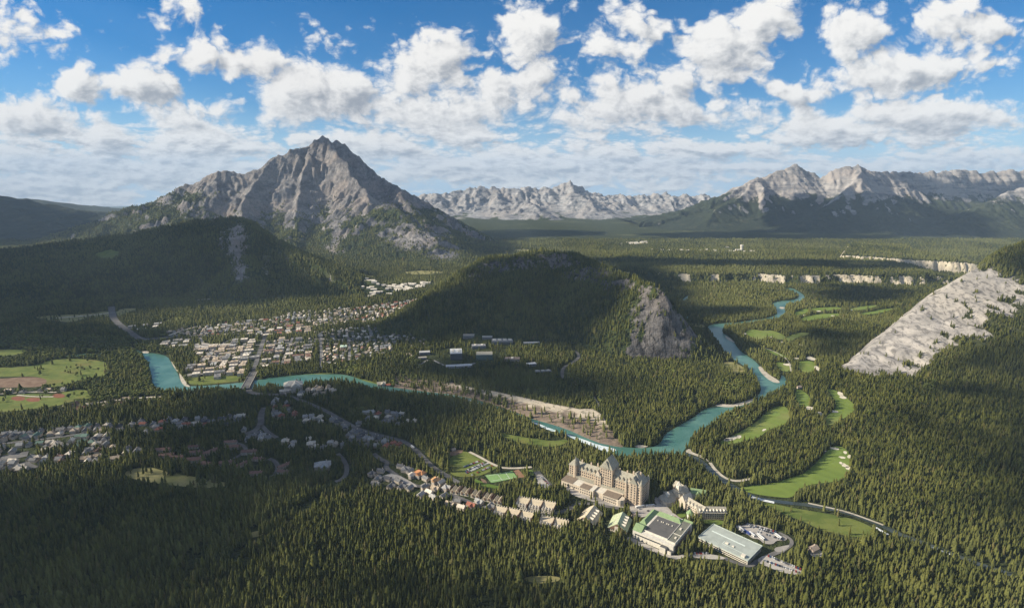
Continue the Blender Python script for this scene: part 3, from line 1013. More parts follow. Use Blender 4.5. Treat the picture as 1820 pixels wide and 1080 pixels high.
# ---- meadows and lawns
sheet('meadow', [
    [(0, 653), (61, 651), (96, 636), (191, 640), (191, 658), (187, 668), (167, 670), (141, 675), (109, 686), (83, 688), (81, 671), (44, 668), (-40, 671), (-60, 655)],
    [(-60, 622), (0, 621), (55, 621), (28, 632), (-50, 636)],
    [(0, 703), (48, 699), (96, 701), (126, 694), (155, 691), (156, 701), (167, 706), (130, 712), (104, 721), (74, 725), (0, 733), (-60, 738), (-60, 708)],
    [(796, 815), (822, 800), (834, 804), (854, 816), (878, 826), (887, 830), (859, 843), (849, 846), (813, 848), (796, 838)],
    [(1344, 891), (1375, 895), (1413, 903), (1450, 909), (1485, 915), (1521, 923), (1558, 940), (1546, 956), (1505, 952), (1464, 944), (1434, 929), (1403, 917), (1375, 905)],
    [(884, 768), (905, 772), (945, 779), (985, 784), (1005, 780), (1012, 785), (985, 795), (940, 790), (905, 782)],
    [(600, 665), (640, 672), (690, 686), (684, 689), (640, 681), (612, 669)], [(470, 673), (512, 667), (560, 663), (600, 663), (560, 666), (512, 670), (475, 675)],
    [(330, 672), (370, 668), (430, 667), (436, 676), (380, 682), (342, 685), (330, 678)]], 0.30, M_meadow, clear=0.02, ragged=9)
sheet('fairway', [
    [(1269, 789), (1304, 773), (1344, 751), (1364, 729), (1384, 720), (1402, 724), (1405, 749), (1384, 758), (1364, 764), (1349, 778), (1322, 784), (1295, 790)],
    [(1414, 690), (1424, 692), (1440, 704), (1441, 722), (1420, 724), (1411, 713)],
    [(1467, 689), (1487, 693), (1513, 713), (1523, 724), (1509, 738), (1475, 758), (1466, 749), (1469, 738), (1489, 724), (1480, 704)],
    [(1418, 641), (1449, 641), (1451, 658), (1431, 664), (1418, 653)],
    [(1376, 640), (1407, 649), (1409, 660), (1387, 660)],
    [(1308, 868), (1334, 862), (1362, 861), (1395, 852), (1428, 842), (1452, 821), (1468, 803), (1483, 789), (1509, 799), (1514, 828), (1501, 850), (1485, 856), (1442, 860), (1416, 870), (1409, 885), (1379, 883), (1342, 878)],
    [(1322, 590), (1340, 584), (1352, 588), (1368, 586), (1388, 592), (1400, 601), (1384, 604), (1368, 598), (1350, 604), (1336, 600)], [(1392, 603), (1408, 594), (1424, 590), (1442, 592), (1430, 597), (1416, 600), (1404, 607)],
    [(1408, 556), (1426, 549), (1440, 549), (1434, 556), (1416, 562)], [(1438, 547), (1490, 545), (1500, 549), (1470, 552), (1444, 553)], [(1420, 566), (1450, 558), (1492, 556), (1496, 561), (1460, 566), (1430, 571)], [(1504, 549), (1540, 543), (1560, 541), (1556, 546), (1520, 553)], [(1520, 558), (1560, 551), (1592, 546), (1580, 553), (1540, 560)],
    [(1355, 617), (1380, 625), (1400, 634), (1395, 636), (1370, 628)]], 0.34, M_fair)
sheet('lawn', [[(1243, 923), (1289, 924), (1286, 933), (1245, 930)], [(1203, 911), (1218, 909), (1220, 918), (1206, 920)], [(1012, 925), (1022, 926), (1022, 930), (1010, 930)],
               [(838, 848), (862, 858), (878, 862), (900, 866), (880, 869), (845, 860)], [(935, 834), (948, 835), (950, 845), (940, 845)],
               ], 0.38, M_lawn)


def drape(name, ring, mat):
    c = np.mean(ring, axis=0)
    rows = [[hit(c[0] + (p[0] - c[0]) * k, c[1] + (p[1] - c[1]) * k) for p in chaikin(ring, True, 2)] for k in (0.05, .35, .7, 1)]
    n = len(rows[0])
    co = np.array([q for r in rows for q in r])
    z = land_z(co[:, 0], co[:, 1])
    co[:, 2] = z + 1.6
    fa = [(r * n + i, r * n + (i + 1) % n, (r + 1) * n + (i + 1) % n, (r + 1) * n + i) for r in range(3) for i in range(n)]
    clear_poly(np.array(rows[3]))
    return struct(name, mesh_from(name, co, np.array(fa), True), mat)


drape('hill_clearing', [(167, 452), (190, 446), (212, 447), (213, 457), (192, 463), (172, 460)], M_meadow)
sheet('dry_clearing', [[(1282, 645), (1300, 641), (1327, 655), (1316, 665), (1296, 660)], [(215, 838), (262, 828), (296, 838), (340, 846), (400, 856), (414, 862), (370, 868), (300, 862), (235, 852)],
                       [(52, 564), (96, 560), (157, 558), (196, 551), (194, 564), (157, 563), (130, 573), (104, 571)], [(205, 549), (259, 547), (231, 553), (209, 564)],
                       [(925, 1027), (955, 1022), (998, 1024), (992, 1034), (950, 1037)], [(1225, 573), (1250, 577), (1258, 580), (1240, 583)],
                       [(440, 947), (470, 940), (468, 952), (440, 956)], [(640, 490), (655, 488), (670, 492), (650, 496)], [(908, 444), (930, 442), (950, 445), (925, 448)], [(848, 463), (868, 457), (886, 455), (880, 461)], [(1105, 433), (1150, 430), (1152, 434)], [(700, 484), (760, 480), (800, 484), (740, 489)]], 0.28, M_dry, clear=0.07, ragged=12)
sheet('bare_ground', [[(-40, 674), (0, 673), (56, 669), (83, 673), (83, 681), (70, 688), (37, 688), (-40, 689)], [(795, 806), (808, 799), (822, 799), (824, 803), (806, 811)],
                      [(853, 849), (862, 852), (868, 860), (858, 858)]], 0.40, M_dirt)


def ell(cx, cy_, rx, ry, n=14, wob=0.25, tilt=0.0):
    r = random.Random(int(cx * 7 + cy_ * 3))
    out = []
    for i in range(n):
        a = 2 * math.pi * i / n
        k = 1 + r.uniform(-wob, wob)
        out.append((cx + rx * k * math.cos(a), cy_ + ry * k * math.sin(a) + tilt * rx * math.cos(a)))
    return out


sheet('infield', [ell(33, 708, 13, 4, wob=.1), ell(59, 710, 14, 4, wob=.1), ell(104, 703, 12, 4, wob=.1)], 0.44, M_red)
BUNK = [(1301, 779, 12, 3.2, -.15), (1313, 776, 4, 3, 0), (1291, 782, 5, 2, 0), (1358, 764, 4, 1.6, -.3), (1383, 763, 3, 1.3, 0), (1483, 797, 8, 2, .2), (1502, 804, 3.5, 2.5, .3), (1509, 811, 3, 3, 0), (1497, 813, 6, 1.8, .2), (1502, 827, 6, 3.5, .3), (1508, 832, 5, 3, .3), (1495, 823, 4, 2, .3),
        (1494, 700, 6, 3.5, .4), (1499, 706, 6, 2.5, .2), (1481, 731, 9, 2, .1), (1458, 735, 7, 3.2, .3), (1439, 725, 8, 2.6, .2), (1400, 648, 7, 2, .1), (1453, 655, 6, 3.6, .5), (1415, 637, 6, 2, .1), (1442, 637, 9, 3, .3),
        (1324, 593, 3, 1, 0), (1370, 599, 4, 1, 0), (1405, 593, 3, 1, 0), (1390, 608, 4, 1.2, 0), (1425, 613, 6, 1.6, .3), (1430, 560, 4, .9, 0), (1455, 553, 4, .9, 0), (1480, 561, 4, .8, 0), (1515, 551, 4, .8, 0), (1474, 795, 3, 1.5, -.3), (1466, 802, 3, 1.4, -.3)]
sheet('sand_bunker', [ell(a, b, c, d, tilt=e) for a, b, c, d, e in BUNK], 0.50, M_sand, soft=1)
sheet('putting_green', [ell(1484, 803, 13, 4.2, wob=.08, tilt=.2), ell(1379, 736, 9, 4, wob=.1), ell(1431, 706, 6, 5, wob=.1)], 0.46, field_mat('green_turf', (0.16, 0.23, 0.055), (0.19, 0.26, 0.07)))

# ---- the river and the creek
RIV = [(233, 617), (239, 620), (254, 627), (278, 628), (298, 633), (304, 644), (316, 662), (320, 676), (327, 685), (340, 687), (400, 683), (436, 679), (460, 675), (476, 672), (512, 668), (550, 665), (574, 665), (605, 665), (624, 668), (642, 675), (661, 681),
       (688, 687), (716, 691), (740, 694), (799, 700), (828, 706), (862, 715), (920, 734), (942, 744), (971, 751), (1007, 761), (1036, 775), (1062, 786), (1092, 792), (1120, 796), (1157, 796), (1174, 788), (1181, 772), (1204, 758), (1233, 742), (1247, 730), (1267, 722),
       (1304, 723), (1340, 709), (1353, 696), (1351, 684), (1340, 667), (1327, 653), (1309, 642), (1284, 624), (1277, 609), (1264, 593), (1257, 582), (1262, 577), (1290, 574), (1303, 574), (1330, 570), (1360, 566), (1381, 560), (1381, 550), (1371, 540), (1384, 535), (1411, 533), (1422, 527), (1406, 519), (1395, 512),
       (1408, 512), (1420, 518), (1432, 527), (1424, 536), (1396, 541), (1394, 550), (1398, 557), (1384, 567), (1346, 573), (1315, 577), (1285, 581), (1283, 591), (1298, 600), (1305, 609), (1312, 620), (1323, 629), (1342, 641), (1350, 651), (1366, 668), (1385, 680), (1390, 664), (1398, 675), (1394, 687), (1376, 699), (1347, 712), (1313, 725), (1281, 741), (1253, 760), (1233, 772), (1222, 792), (1213, 804),
       (1212, 809), (1148, 812), (1104, 818), (1074, 803), (1046, 790), (1030, 785), (1010, 776), (990, 768), (968, 757), (942, 749), (917, 739), (880, 726), (850, 717), (800, 707), (740, 700), (700, 697), (660, 690), (625, 681), (600, 678), (560, 680), (520, 684), (460, 690), (436, 692), (380, 694), (310, 697), (280, 695), (272, 685), (269, 667), (265, 648), (254, 634), (238, 623)]
sheet('river', [RIV, [(98, 633), (130, 630), (176, 628), (190, 629), (176, 632), (130, 634)], [(1212, 533), (1222, 525), (1228, 528), (1218, 535)], [(1216, 566), (1226, 560), (1229, 563), (1222, 572)]], 0.55, M_water, soft=1)
CREEK = [(1216, 806), (1240, 815), (1261, 834), (1277, 848), (1310, 870), (1342, 885), (1387, 892), (1436, 897), (1473, 903), (1513, 913), (1560, 931), (1600, 950), (1650, 968), (1720, 996), (1800, 1022)]
clear_line(np.array([G(*p) for p in RIV + RIV[:1]]), 3)
ribbon('creek', [(CREEK[:6], 13), (CREEK[5:], 10)], 0.52, M_creek, 2)
sheet('rapids', [[(1000, 768), (1016, 775), (1036, 780), (1058, 789), (1085, 795), (1098, 800), (1085, 804), (1066, 800), (1046, 790), (1020, 781)], [(938, 747), (955, 752), (975, 760), (992, 766), (984, 768), (960, 758)], [(824, 707), (860, 719), (852, 719), (826, 709)]], 0.62, M_rapid)
ribbon('creek_rapids', [([(1336, 883), (1352, 888), (1376, 893)], 6), ([(1552, 935), (1566, 943), (1578, 950)], 4.5), ([(1655, 972), (1690, 986)], 4)], 0.64, plain('creek_foam', (0.7, 0.72, 0.72), var=.2))
sheet('gravel_bar', [[(1266, 721), (1304, 725), (1336, 715), (1346, 705), (1351, 699), (1343, 707), (1330, 711), (1304, 719), (1280, 718)], [(1346, 653), (1352, 650), (1364, 664), (1384, 676), (1387, 681), (1374, 680), (1358, 669)],
                     [(1216, 803), (1226, 796), (1230, 804), (1252, 811), (1262, 822), (1250, 815), (1232, 808)], [(1288, 596), (1296, 600), (1308, 610), (1300, 607), (1290, 601)], [(1122, 793), (1140, 790), (1155, 793), (1140, 797)],
                     [(1385, 545), (1395, 546), (1394, 549), (1386, 549)], [(318, 660), (326, 672), (334, 684), (340, 688), (328, 687), (320, 676)], [(304, 640), (312, 652), (318, 661), (315, 661), (306, 648)], [(252, 624), (266, 624), (264, 628), (254, 628)]], 0.70, M_gravel)
ribbon('gravel_path', [([(1262, 822), (1270, 834), (1288, 850), (1310, 856), (1336, 850)], 6), ([(1436, 894), (1460, 899), (1500, 908), (1530, 918), (1570, 933)], 4), ([(1356, 617), (1380, 626), (1402, 640), (1406, 660)], 3)], 0.66, M_gravel)

# ---- roads, lots and paving
ribbon('road', [([(198, 545), (199, 556), (203, 568), (212, 577), (222, 584), (234, 593), (246, 602), (262, 603), (300, 600), (340, 590)], 22),
                ([(448, 672), (453, 652), (461, 626), (470, 600), (474, 588)], 12), ([(453, 668), (440, 690), (446, 700), (500, 702)], 14),
                ([(470, 724), (463, 738), (465, 752), (455, 765), (436, 771)], 13), ([(465, 756), (478, 770), (492, 778)], 9), ([(500, 700), (520, 706), (545, 715), (580, 730), (610, 748), (640, 764), (680, 775), (716, 783), (735, 795), (752, 813), (770, 831), (793, 845), (815, 858)], 10),
                ([(420, 787), (434, 792), (438, 800), (428, 808), (415, 815)], 7), ([(478, 815), (490, 820), (495, 832), (488, 846), (478, 848)], 8), ([(600, 806), (612, 818), (618, 834), (612, 850), (596, 856)], 8), ([(664, 806), (676, 816), (690, 822), (684, 830), (700, 842), (725, 858), (746, 866), (765, 860)], 9),
                ([(1020, 623), (1028, 628), (1029, 636), (1016, 646), (1002, 652), (998, 664), (1002, 672)], 9),
                ([(0, 789), (60, 782), (110, 776), (150, 770)], 9), ([(0, 815), (20, 812), (50, 806)], 26), ([(40, 822), (62, 832)], 12),
                ([(800, 878), (830, 890), (850, 900), (880, 902), (905, 906)], 8), ([(930, 906), (980, 913), (1006, 908), (1030, 893), (1060, 896), (1100, 903)], 8), ([(876, 908), (866, 906), (872, 896), (880, 890)], 4),
                ([(953, 838), (964, 851), (976, 863)], 12), ([(1288, 992), (1330, 1008), (1345, 998), (1372, 985), (1392, 978)], 7), ([(1392, 978), (1408, 968), (1406, 957), (1384, 946)], 5)], 0.72, M_asph)
ribbon('street', [([(700, 590), (640, 600), (570, 606), (470, 612), (380, 618)], 8), ([(640, 575), (520, 588), (400, 595), (300, 602)], 8), ([(570, 655), (572, 632), (570, 600)], 9), ([(620, 640), (622, 620), (616, 590)], 8), ([(395, 610), (420, 600), (450, 590)], 9), ([(395, 640), (365, 618), (355, 600)], 9), ([(326, 668), (380, 663), (430, 660)], 9), ([(520, 600), (500, 650)], 8), ([(435, 610), (425, 645)], 9), ([(640, 562), (560, 566), (500, 575)], 8), ([(760, 640), (735, 655), (800, 655)], 6), ([(770, 640), (790, 650), (815, 655), (845, 645)], 7)], 0.76, M_pale_road, 1)
ribbon('gravel_road', [([(834, 803), (851, 811), (868, 821), (881, 827), (890, 831), (905, 832), (921, 832), (945, 830)], 6), ([(88, 566), (130, 563), (165, 560), (196, 556)], 12), ([(0, 700), (48, 696), (100, 697)], 6), ([(95, 705), (60, 705), (30, 702)], 5), ([(110, 722), (150, 718), (200, 712), (240, 707), (290, 705)], 9),
                       ([(300, 596), (330, 585), (360, 578)], 12), ([(1055, 727), (1066, 722), (1060, 712), (1056, 705)], 3), ([(330, 666), (366, 661)], 10), ([(350, 533), (400, 530), (450, 525), (500, 518)], 14), ([(500, 704), (520, 690)], 8)], 0.68, M_gravel, 2)
sheet('car_park', [[(1304, 932), (1322, 934), (1336, 928), (1352, 935), (1371, 939), (1378, 948), (1402, 956), (1394, 962), (1380, 960), (1374, 968), (1356, 966), (1350, 958), (1336, 957), (1330, 950), (1316, 946)], [(1374, 974), (1392, 970), (1406, 968), (1394, 980), (1380, 982)], [(1341, 997), (1362, 984), (1401, 1001), (1428, 1014), (1427, 1021), (1401, 1021), (1370, 1010)], [(1222, 986), (1244, 982), (1288, 989), (1290, 995), (1250, 993), (1226, 990)],
                   [(955, 842), (966, 846), (978, 860), (974, 868), (962, 866), (950, 856)], [(700, 840), (735, 858), (745, 868), (700, 856), (672, 848)], [(1440, 975), (1462, 978), (1464, 990), (1440, 990)], [(338, 612), (372, 608), (384, 622), (362, 626)]], 0.80, M_concrete, clear=0.05)
sheet('forecourt', [[(1113, 900), (1131, 895), (1165, 898), (1176, 893), (1190, 904), (1198, 913), (1222, 929), (1205, 933), (1176, 921), (1153, 918), (1131, 920)]], 0.84, M_concrete)
sheet('service_yard', [[(1117, 953), (1126, 957), (1160, 972), (1200, 990), (1216, 983), (1222, 988), (1200, 997), (1150, 976), (1112, 960)], [(1004, 862), (1020, 868), (1060, 884), (1105, 898), (1112, 904), (1060, 894), (1010, 878)], [(1160, 884), (1176, 880), (1196, 888), (1186, 900), (1166, 898)]], 0.88, M_concrete, clear=0.05)
sheet('tennis_court', [[(862, 844.5), (910.6, 836.7), (920, 849), (873, 858)]], 0.5, plain('court_green', (0.20, 0.33, 0.12), var=.08), soft=0)
sheet('clay_court', [[(912, 836.4), (921.6, 834), (934, 847.7), (921.5, 849)]], 0.5, plain('court_clay', (0.26, 0.15, 0.09), var=.08), soft=0)
ribbon('court_line', [([(866, 845.5), (908, 839)], .5), ([(872, 855), (917, 848)], .5), ([(884, 842), (893, 854)], .5), ([(898, 839), (906, 851)], .5)], 0.60, plain('line_paint', (.7, .7, .66)))

# ---- pale earth bank above the river
top = [(700, 661), (722, 665), (765, 674), (797, 681), (838, 688), (876, 695), (930, 706), (983, 718), (1031, 727), (1056, 727), (1068, 735), (1080, 752), (1096, 772), (1104, 785)]
bot = [(700, 688), (720, 691), (760, 696), (798, 700), (830, 706), (862, 714), (920, 733), (950, 745), (985, 755), (1012, 764), (1040, 777), (1066, 787), (1090, 792), (1108, 795)]
def resample(p, n):
    p = np.asarray(p, float)
    L = np.concatenate([[0], np.cumsum(np.linalg.norm(np.diff(p, axis=0), axis=1))])
    s = np.linspace(0, L[-1], n)
    return np.stack([np.interp(s, L, p[:, k]) for k in range(p.shape[1])], 1)


nA, nB = 150, 22
tA = resample(top, nA)
bA = resample(bot, nA)
co = []
for j in range(nB):
    k = j / (nB - 1)
    for i in range(nA):
        e = min(1, i / 46.0, (nA - 1 - i) / 16.0)
        zt = 11 * e
        prof = k if k < 0.82 else 0.82 + (k - 0.82) * 1.0
        a, b = G(*bA[i], 0.8), G(*tA[i], zt + .8)
        q = a * (1 - k) + b * k
        q[2] = .5 + zt * prof ** 0.8 + 3.4 * float(fbm(q[0] / 16, q[1] / 16, 77, 4) + .5 * fbm(q[0] / 50, q[1] / 50, 78, 2)) * math.sin(math.pi * min(1, k * 1.05)) * e
        co.append(q)
co = np.array(co)
back = co[-nA:].copy()
back[:, 1] += 40
back[:, 2] = -1
co = np.concatenate([co, back])
jj = np.arange((nB + 1) * nA).reshape(nB + 1, nA)
fa = np.stack([jj[:-1, :-1], jj[:-1, 1:], jj[1:, 1:], jj[1:, :-1]], -1).reshape(-1, 4)
m, t, b = new_mat('earth_bank', 0.95, 0.1)
P = t.n('ShaderNodeNewGeometry').outputs['Position']
sp = t.n('ShaderNodeSeparateXYZ', ins={0: P})
c = t.mix(t.sstep(t.noise(P, 0.06, 5, 0.7), 0.35, 0.65), (0.17, 0.13, 0.10), (0.25, 0.195, 0.15))
c = t.mix(t.sstep(t.m('ADD', sp.outputs[2], t.m('MULTIPLY', t.noise(P, 0.05, 3), 9)), 11.5, 14.5), c, (0.50, 0.43, 0.33))
c = t.mix(t.sstep(t.noise(P, 0.10, 5, 0.75), 0.54, 0.62, 0, .85), c, (0.06, 0.065, 0.03))
t.put(b.inputs['Base Color'], c)
BANK = co[:nB * nA]
struct('river_bank', mesh_from('river_bank', co, fa, True), m)
BANK_POLY = np.concatenate([np.array([G(*p) for p in bot]), np.array([G(p[0], p[1], 11) for p in top])[::-1]])
clear_poly(BANK_POLY, 0.10)
_half = np.concatenate([np.array([G(*p) for p in bot[:7]]), np.array([G(p[0], p[1] + 3, 8) for p in top[:6]])[::-1]])
BANK_TREES = _half
clear_line([G(p[0], p[1] + 4, 14) for p in top[1:10]], 10)
# lines cut through the woods in front
for path in ([(600, 865), (560, 890), (500, 920), (450, 940), (410, 957)], [(568, 893), (520, 925), (475, 955), (420, 985), (416, 998), (445, 1000)]):
    clear_line([G(*p) for p in path], 7)
clear_line([G(*p) for p in [(1235, 700), (1238, 725), (1240, 738)]], 5)

# ------------------------------------------------------------------ clouds overhead (out of this picture) whose shade lies over the valley
def cloud_mat():
    m, t, b = new_mat('cloud_white', 1.0, 0.0)
    b.inputs['Base Color'].default_value = (0.9, 0.9, 0.9, 1)
    return m


M_cloud = cloud_mat()
ICO_V = ICO_F = None


def ico(sub=2):
    bm = bmesh.new()
    bmesh.ops.create_icosphere(bm, subdivisions=sub, radius=1)
    v = np.array([q.co[:] for q in bm.verts])
    f = np.array([[q.index for q in fa.verts] for fa in bm.faces])
    bm.free()
    return v, f


ICO_V, ICO_F = ico(2)
CLOUD_ALT = 4300.0


def shade_cloud(poly, zref=0.0, depth=None, puff=(60, 170), fill=1.0, seed=0, holes=0.0):
    """a cumulus whose shade falls on the outlined ground"""
    r = np.random.default_rng(900 + seed)
    P = []
    for px, py in poly:
        q = hit(px, py)
        P.append(q if q is not None else D(px, py, depth or 6000))
    P = np.array(P)
    S = P.copy()
    k = (CLOUD_ALT - P[:, 2]) / math.tan(SUN_EL)
    S[:, 0] += SUN_V[0] * k
    S[:, 1] += SUN_V[1] * k
    lo, hi = S[:, :2].min(0), S[:, :2].max(0)
    area = (hi - lo).prod()
    vs, fs = [], []
    tries = 0
    step = puff[0] * 0.9
    nx, ny = int((hi[0] - lo[0]) / step) + 1, int((hi[1] - lo[1]) / step) + 1
    X, Y = np.meshgrid(lo[0] + (np.arange(nx) + .5) * step, lo[1] + (np.arange(ny) + .5) * step)
    X = X + r.uniform(-.5, .5, X.shape) * step
    Y = Y + r.uniform(-.5, .5, X.shape) * step
    n_ = fbm(X / 420, Y / 420, 70 + seed, 4)
    w = 90
    ok = inside(S, X + w * fbm(X / 240, Y / 240, 5 + seed, 3), Y + w * fbm(X / 240, Y / 240, 6 + seed, 3)) & (n_ > holes - 0.45) & (r.random(X.shape) < fill)
    b = 0
    for x, y in zip(X[ok], Y[ok]):
        q = r.uniform(*puff) * 0.62
        h = q * r.uniform(.5, .8)
        vs.append(ICO_V * (q, q, h) * (1 + .12 * r.standard_normal((len(ICO_V), 1))) + (x, y, CLOUD_ALT + r.uniform(0, 60)))
        fs.append(ICO_F + b)
        b += len(ICO_V)
    if not vs:
        return
    o = struct('cloud', mesh_from('cloud', np.concatenate(vs), np.concatenate(fs), True), M_cloud)
    o['label'] = 'white cumulus cloud overhead, out of the picture, laid out to shade the land'


shade_cloud([(-300, 850), (60, 862), (230, 880), (330, 905), (370, 960), (290, 1010), (320, 1100), (-300, 1150)], seed=1)
shade_cloud([(330, 735), (440, 705), (520, 700), (600, 703), (680, 716), (780, 726), (815, 740), (760, 765), (745, 790), (700, 815), (640, 835), (560, 850), (440, 850), (340, 830), (300, 780)], seed=2, holes=.22, puff=(45, 110))
shade_cloud([(-300, 520), (0, 470), (60, 445), (140, 432), (240, 420), (330, 402), (400, 396), (445, 404), (452, 440), (470, 500), (540, 500), (560, 522), (420, 540), (300, 548), (160, 560), (60, 575), (-100, 590), (-300, 600)], seed=3, puff=(70, 180))
shade_cloud([(-300, 440), (60, 442), (130, 432), (230, 424), (300, 412), (330, 440), (330, 520), (200, 540), (-300, 560)], seed=4, puff=(70, 180))
shade_cloud([(712, 578), (745, 552), (785, 522), (820, 500), (868, 474), (905, 468), (980, 460), (1040, 476), (1078, 500), (1085, 560), (1070, 600), (980, 606), (860, 604), (760, 596)], seed=5, puff=(50, 110))
shade_cloud([(760, 640), (860, 650), (1000, 660), (1010, 690), (960, 705), (860, 680), (760, 665)], seed=6, holes=.15)
shade_cloud([(1050, 458), (1120, 462), (1300, 466), (1480, 467), (1620, 474), (1620, 480), (1480, 476), (1320, 474), (1150, 473), (1060, 469)], seed=7, puff=(50, 90))
shade_cloud([(1460, 512), (1560, 515), (1600, 520), (1580, 540), (1540, 540), (1450, 535)], seed=8, puff=(50, 100))
shade_cloud([(1380, 372), (1440, 352), (1500, 345), (1560, 352), (1640, 372), (1730, 395), (1740, 420), (1560, 414), (1420, 412), (1360, 398)], seed=10, puff=(110, 240))
shade_cloud([(-300, 352), (0, 352), (110, 378), (186, 390), (150, 405), (70, 432), (-300, 440)], seed=11, puff=(120, 260))
shade_cloud([(1600, 720), (1720, 640), (1900, 600), (2000, 900), (1900, 1050), (1760, 960), (1680, 860)], seed=12, puff=(36, 50), fill=.33)  # thin unseen puffs, added to half-dim the right slope
shade_cloud([(380, 1000), (700, 1040), (1000, 1050), (1000, 1120), (300, 1120)], seed=24, puff=(30, 44), fill=.3)  # sparse unseen puffs, added to darken the woods along the front
shade_cloud([(1400, 585), (1450, 590), (1500, 600), (1480, 636), (1400, 632), (1360, 622)], seed=13, holes=.2, puff=(40, 80))
shade_cloud([(1240, 548), (1330, 552), (1370, 558), (1320, 566), (1250, 562)], seed=25, puff=(36, 60))
shade_cloud([(1150, 415), (1350, 412), (1560, 418), (1560, 426), (1340, 424), (1160, 424)], seed=14, holes=.3, puff=(90, 200))
shade_cloud([(780, 398), (900, 408), (1050, 412), (1060, 418), (920, 420), (830, 425)], seed=15, puff=(90, 200))
shade_cloud([(590, 590), (690, 582), (760, 592), (740, 606), (640, 606)], seed=16)
shade_cloud([(0, 580), (200, 592), (250, 608), (120, 620), (-200, 615), (-200, 582)], seed=17)
shade_cloud([(1770, 470), (1810, 442), (1900, 425), (1900, 480), (1820, 482)], seed=19, holes=.1, puff=(40, 80))
shade_cloud([(790, 385), (840, 405), (880, 430), (890, 445), (850, 460), (810, 430)], seed=22, puff=(80, 160))
shade_cloud([(1600, 318), (1700, 322), (1820, 330), (1820, 350), (1700, 345), (1620, 335)], seed=23, holes=.2, puff=(100, 200))

# ------------------------------------------------------------------ building kit
class MB:
    """collects boxes, roofs and turrets and links them as one mesh object"""
    def __init__(self):
        self.v, self.f = [], []

    def add(self, vs, fs):
        b = len(self.v)
        self.v += [tuple(map(float, q)) for q in vs]
        self.f += [tuple(b + i for i in q) for q in fs]
        return self

    def box(self, x0, x1, y0, y1, z0, z1):
        vs = [(x0, y0, z0), (x1, y0, z0), (x1, y1, z0), (x0, y1, z0), (x0, y0, z1), (x1, y0, z1), (x1, y1, z1), (x0, y1, z1)]
        return self.add(vs, [(0, 3, 2, 1), (4, 5, 6, 7), (0, 1, 5, 4), (1, 2, 6, 5), (2, 3, 7, 6), (3, 0, 4, 7)])

    def gable(self, x0, x1, y0, y1, z0, z1, axis='x', th=0.35):
        """pitched roof slab with closed ends"""
        if axis == 'x':
            m = (y0 + y1) / 2
            vs = [(x0, y0, z0), (x1, y0, z0), (x1, y1, z0), (x0, y1, z0), (x0, m, z1), (x1, m, z1)]
            return self.add(vs, [(0, 1, 5, 4), (2, 3, 4, 5), (1, 2, 5), (3, 0, 4), (0, 3, 2, 1)])
        m = (x0 + x1) / 2
        vs = [(x0, y0, z0), (x1, y0, z0), (x1, y1, z0), (x0, y1, z0), (m, y0, z1), (m, y1, z1)]
        return self.add(vs, [(0, 4, 5, 3), (1, 2, 5, 4), (0, 1, 4), (2, 3, 5), (0, 3, 2, 1)])

    def hip(self, x0, x1, y0, y1, z0, z1, k=0.5):
        w, d = x1 - x0, y1 - y0
        if w >= d:
            e = d * k
            r0, r1 = (x0 + e, (y0 + y1) / 2, z1), (x1 - e, (y0 + y1) / 2, z1)
            fs = [(0, 1, 5, 4), (1, 2, 5), (2, 3, 4, 5), (3, 0, 4), (0, 3, 2, 1)]
        else:
            e = w * k
            r0, r1 = ((x0 + x1) / 2, y0 + e, z1), ((x0 + x1) / 2, y1 - e, z1)
            fs = [(0, 1, 4), (1, 2, 5, 4), (2, 3, 5), (3, 0, 4, 5), (0, 3, 2, 1)]
        return self.add([(x0, y0, z0), (x1, y0, z0), (x1, y1, z0), (x0, y1, z0), r0, r1], fs)

    def drum(self, x, y, r, z0, z1, n=8, r1=None):
        r1 = r if r1 is None else r1
        vs = [(x + q * math.cos(2 * math.pi * i / n), y + q * math.sin(2 * math.pi * i / n), z) for q, z in ((r, z0), (r1, z1)) for i in range(n)]
        fs = [(i, (i + 1) % n, n + (i + 1) % n, n + i) for i in range(n)] + [tuple(range(n - 1, -1, -1)), tuple(range(n, 2 * n))]
        return self.add(vs, fs)

    def cone(self, x, y, r, z0, z1, n=8):
        vs = [(x + r * math.cos(2 * math.pi * i / n), y + r * math.sin(2 * math.pi * i / n), z0) for i in range(n)] + [(x, y, z1)]
        return self.add(vs, [(i, (i + 1) % n, n) for i in range(n)] + [tuple(range(n - 1, -1, -1))])

    def mesh(self, name, mat):
        me = bpy.data.meshes.new(name)
        me.from_pydata(self.v, [], self.f)
        me.materials.append(mat)
        me.update()
        return me

    def build(self, name, mat, parent=None, label=None):
        o = bpy.data.objects.new(name, self.mesh(name, mat))
        COL.objects.link(o)
        if parent is not None:
            o.parent = parent
        if label:
            o['label'] = label
        return o


def thing(name, label, cat, loc=(0, 0, 0), rz=0.0, group=None):
    o = bpy.data.objects.new(name, None)
    o.empty_display_size = 2
    COL.objects.link(o)
    o.location = loc
    o.rotation_euler = (0, 0, rz)
    o['label'], o['category'] = label, cat
    if group:
        o['group'] = group
    return o


def tag(o, label, cat, group=None):
    assert label is None or len(label.split()) <= 16, label
    o['label'], o['category'] = label, cat
    if group:
        o['group'] = group
    return o


def place(me, name, x, y, rz, label, cat, group, color=None, scale=(1, 1, 1), z=0.0):
    o = bpy.data.objects.new(name, me)
    COL.objects.link(o)
    o.location = (x, y, z)
    o.rotation_euler = (0, 0, rz)
    o.scale = scale
    if color is not None:
        o.color = tuple(color) + (1.0,)
    return tag(o, label, cat, group)


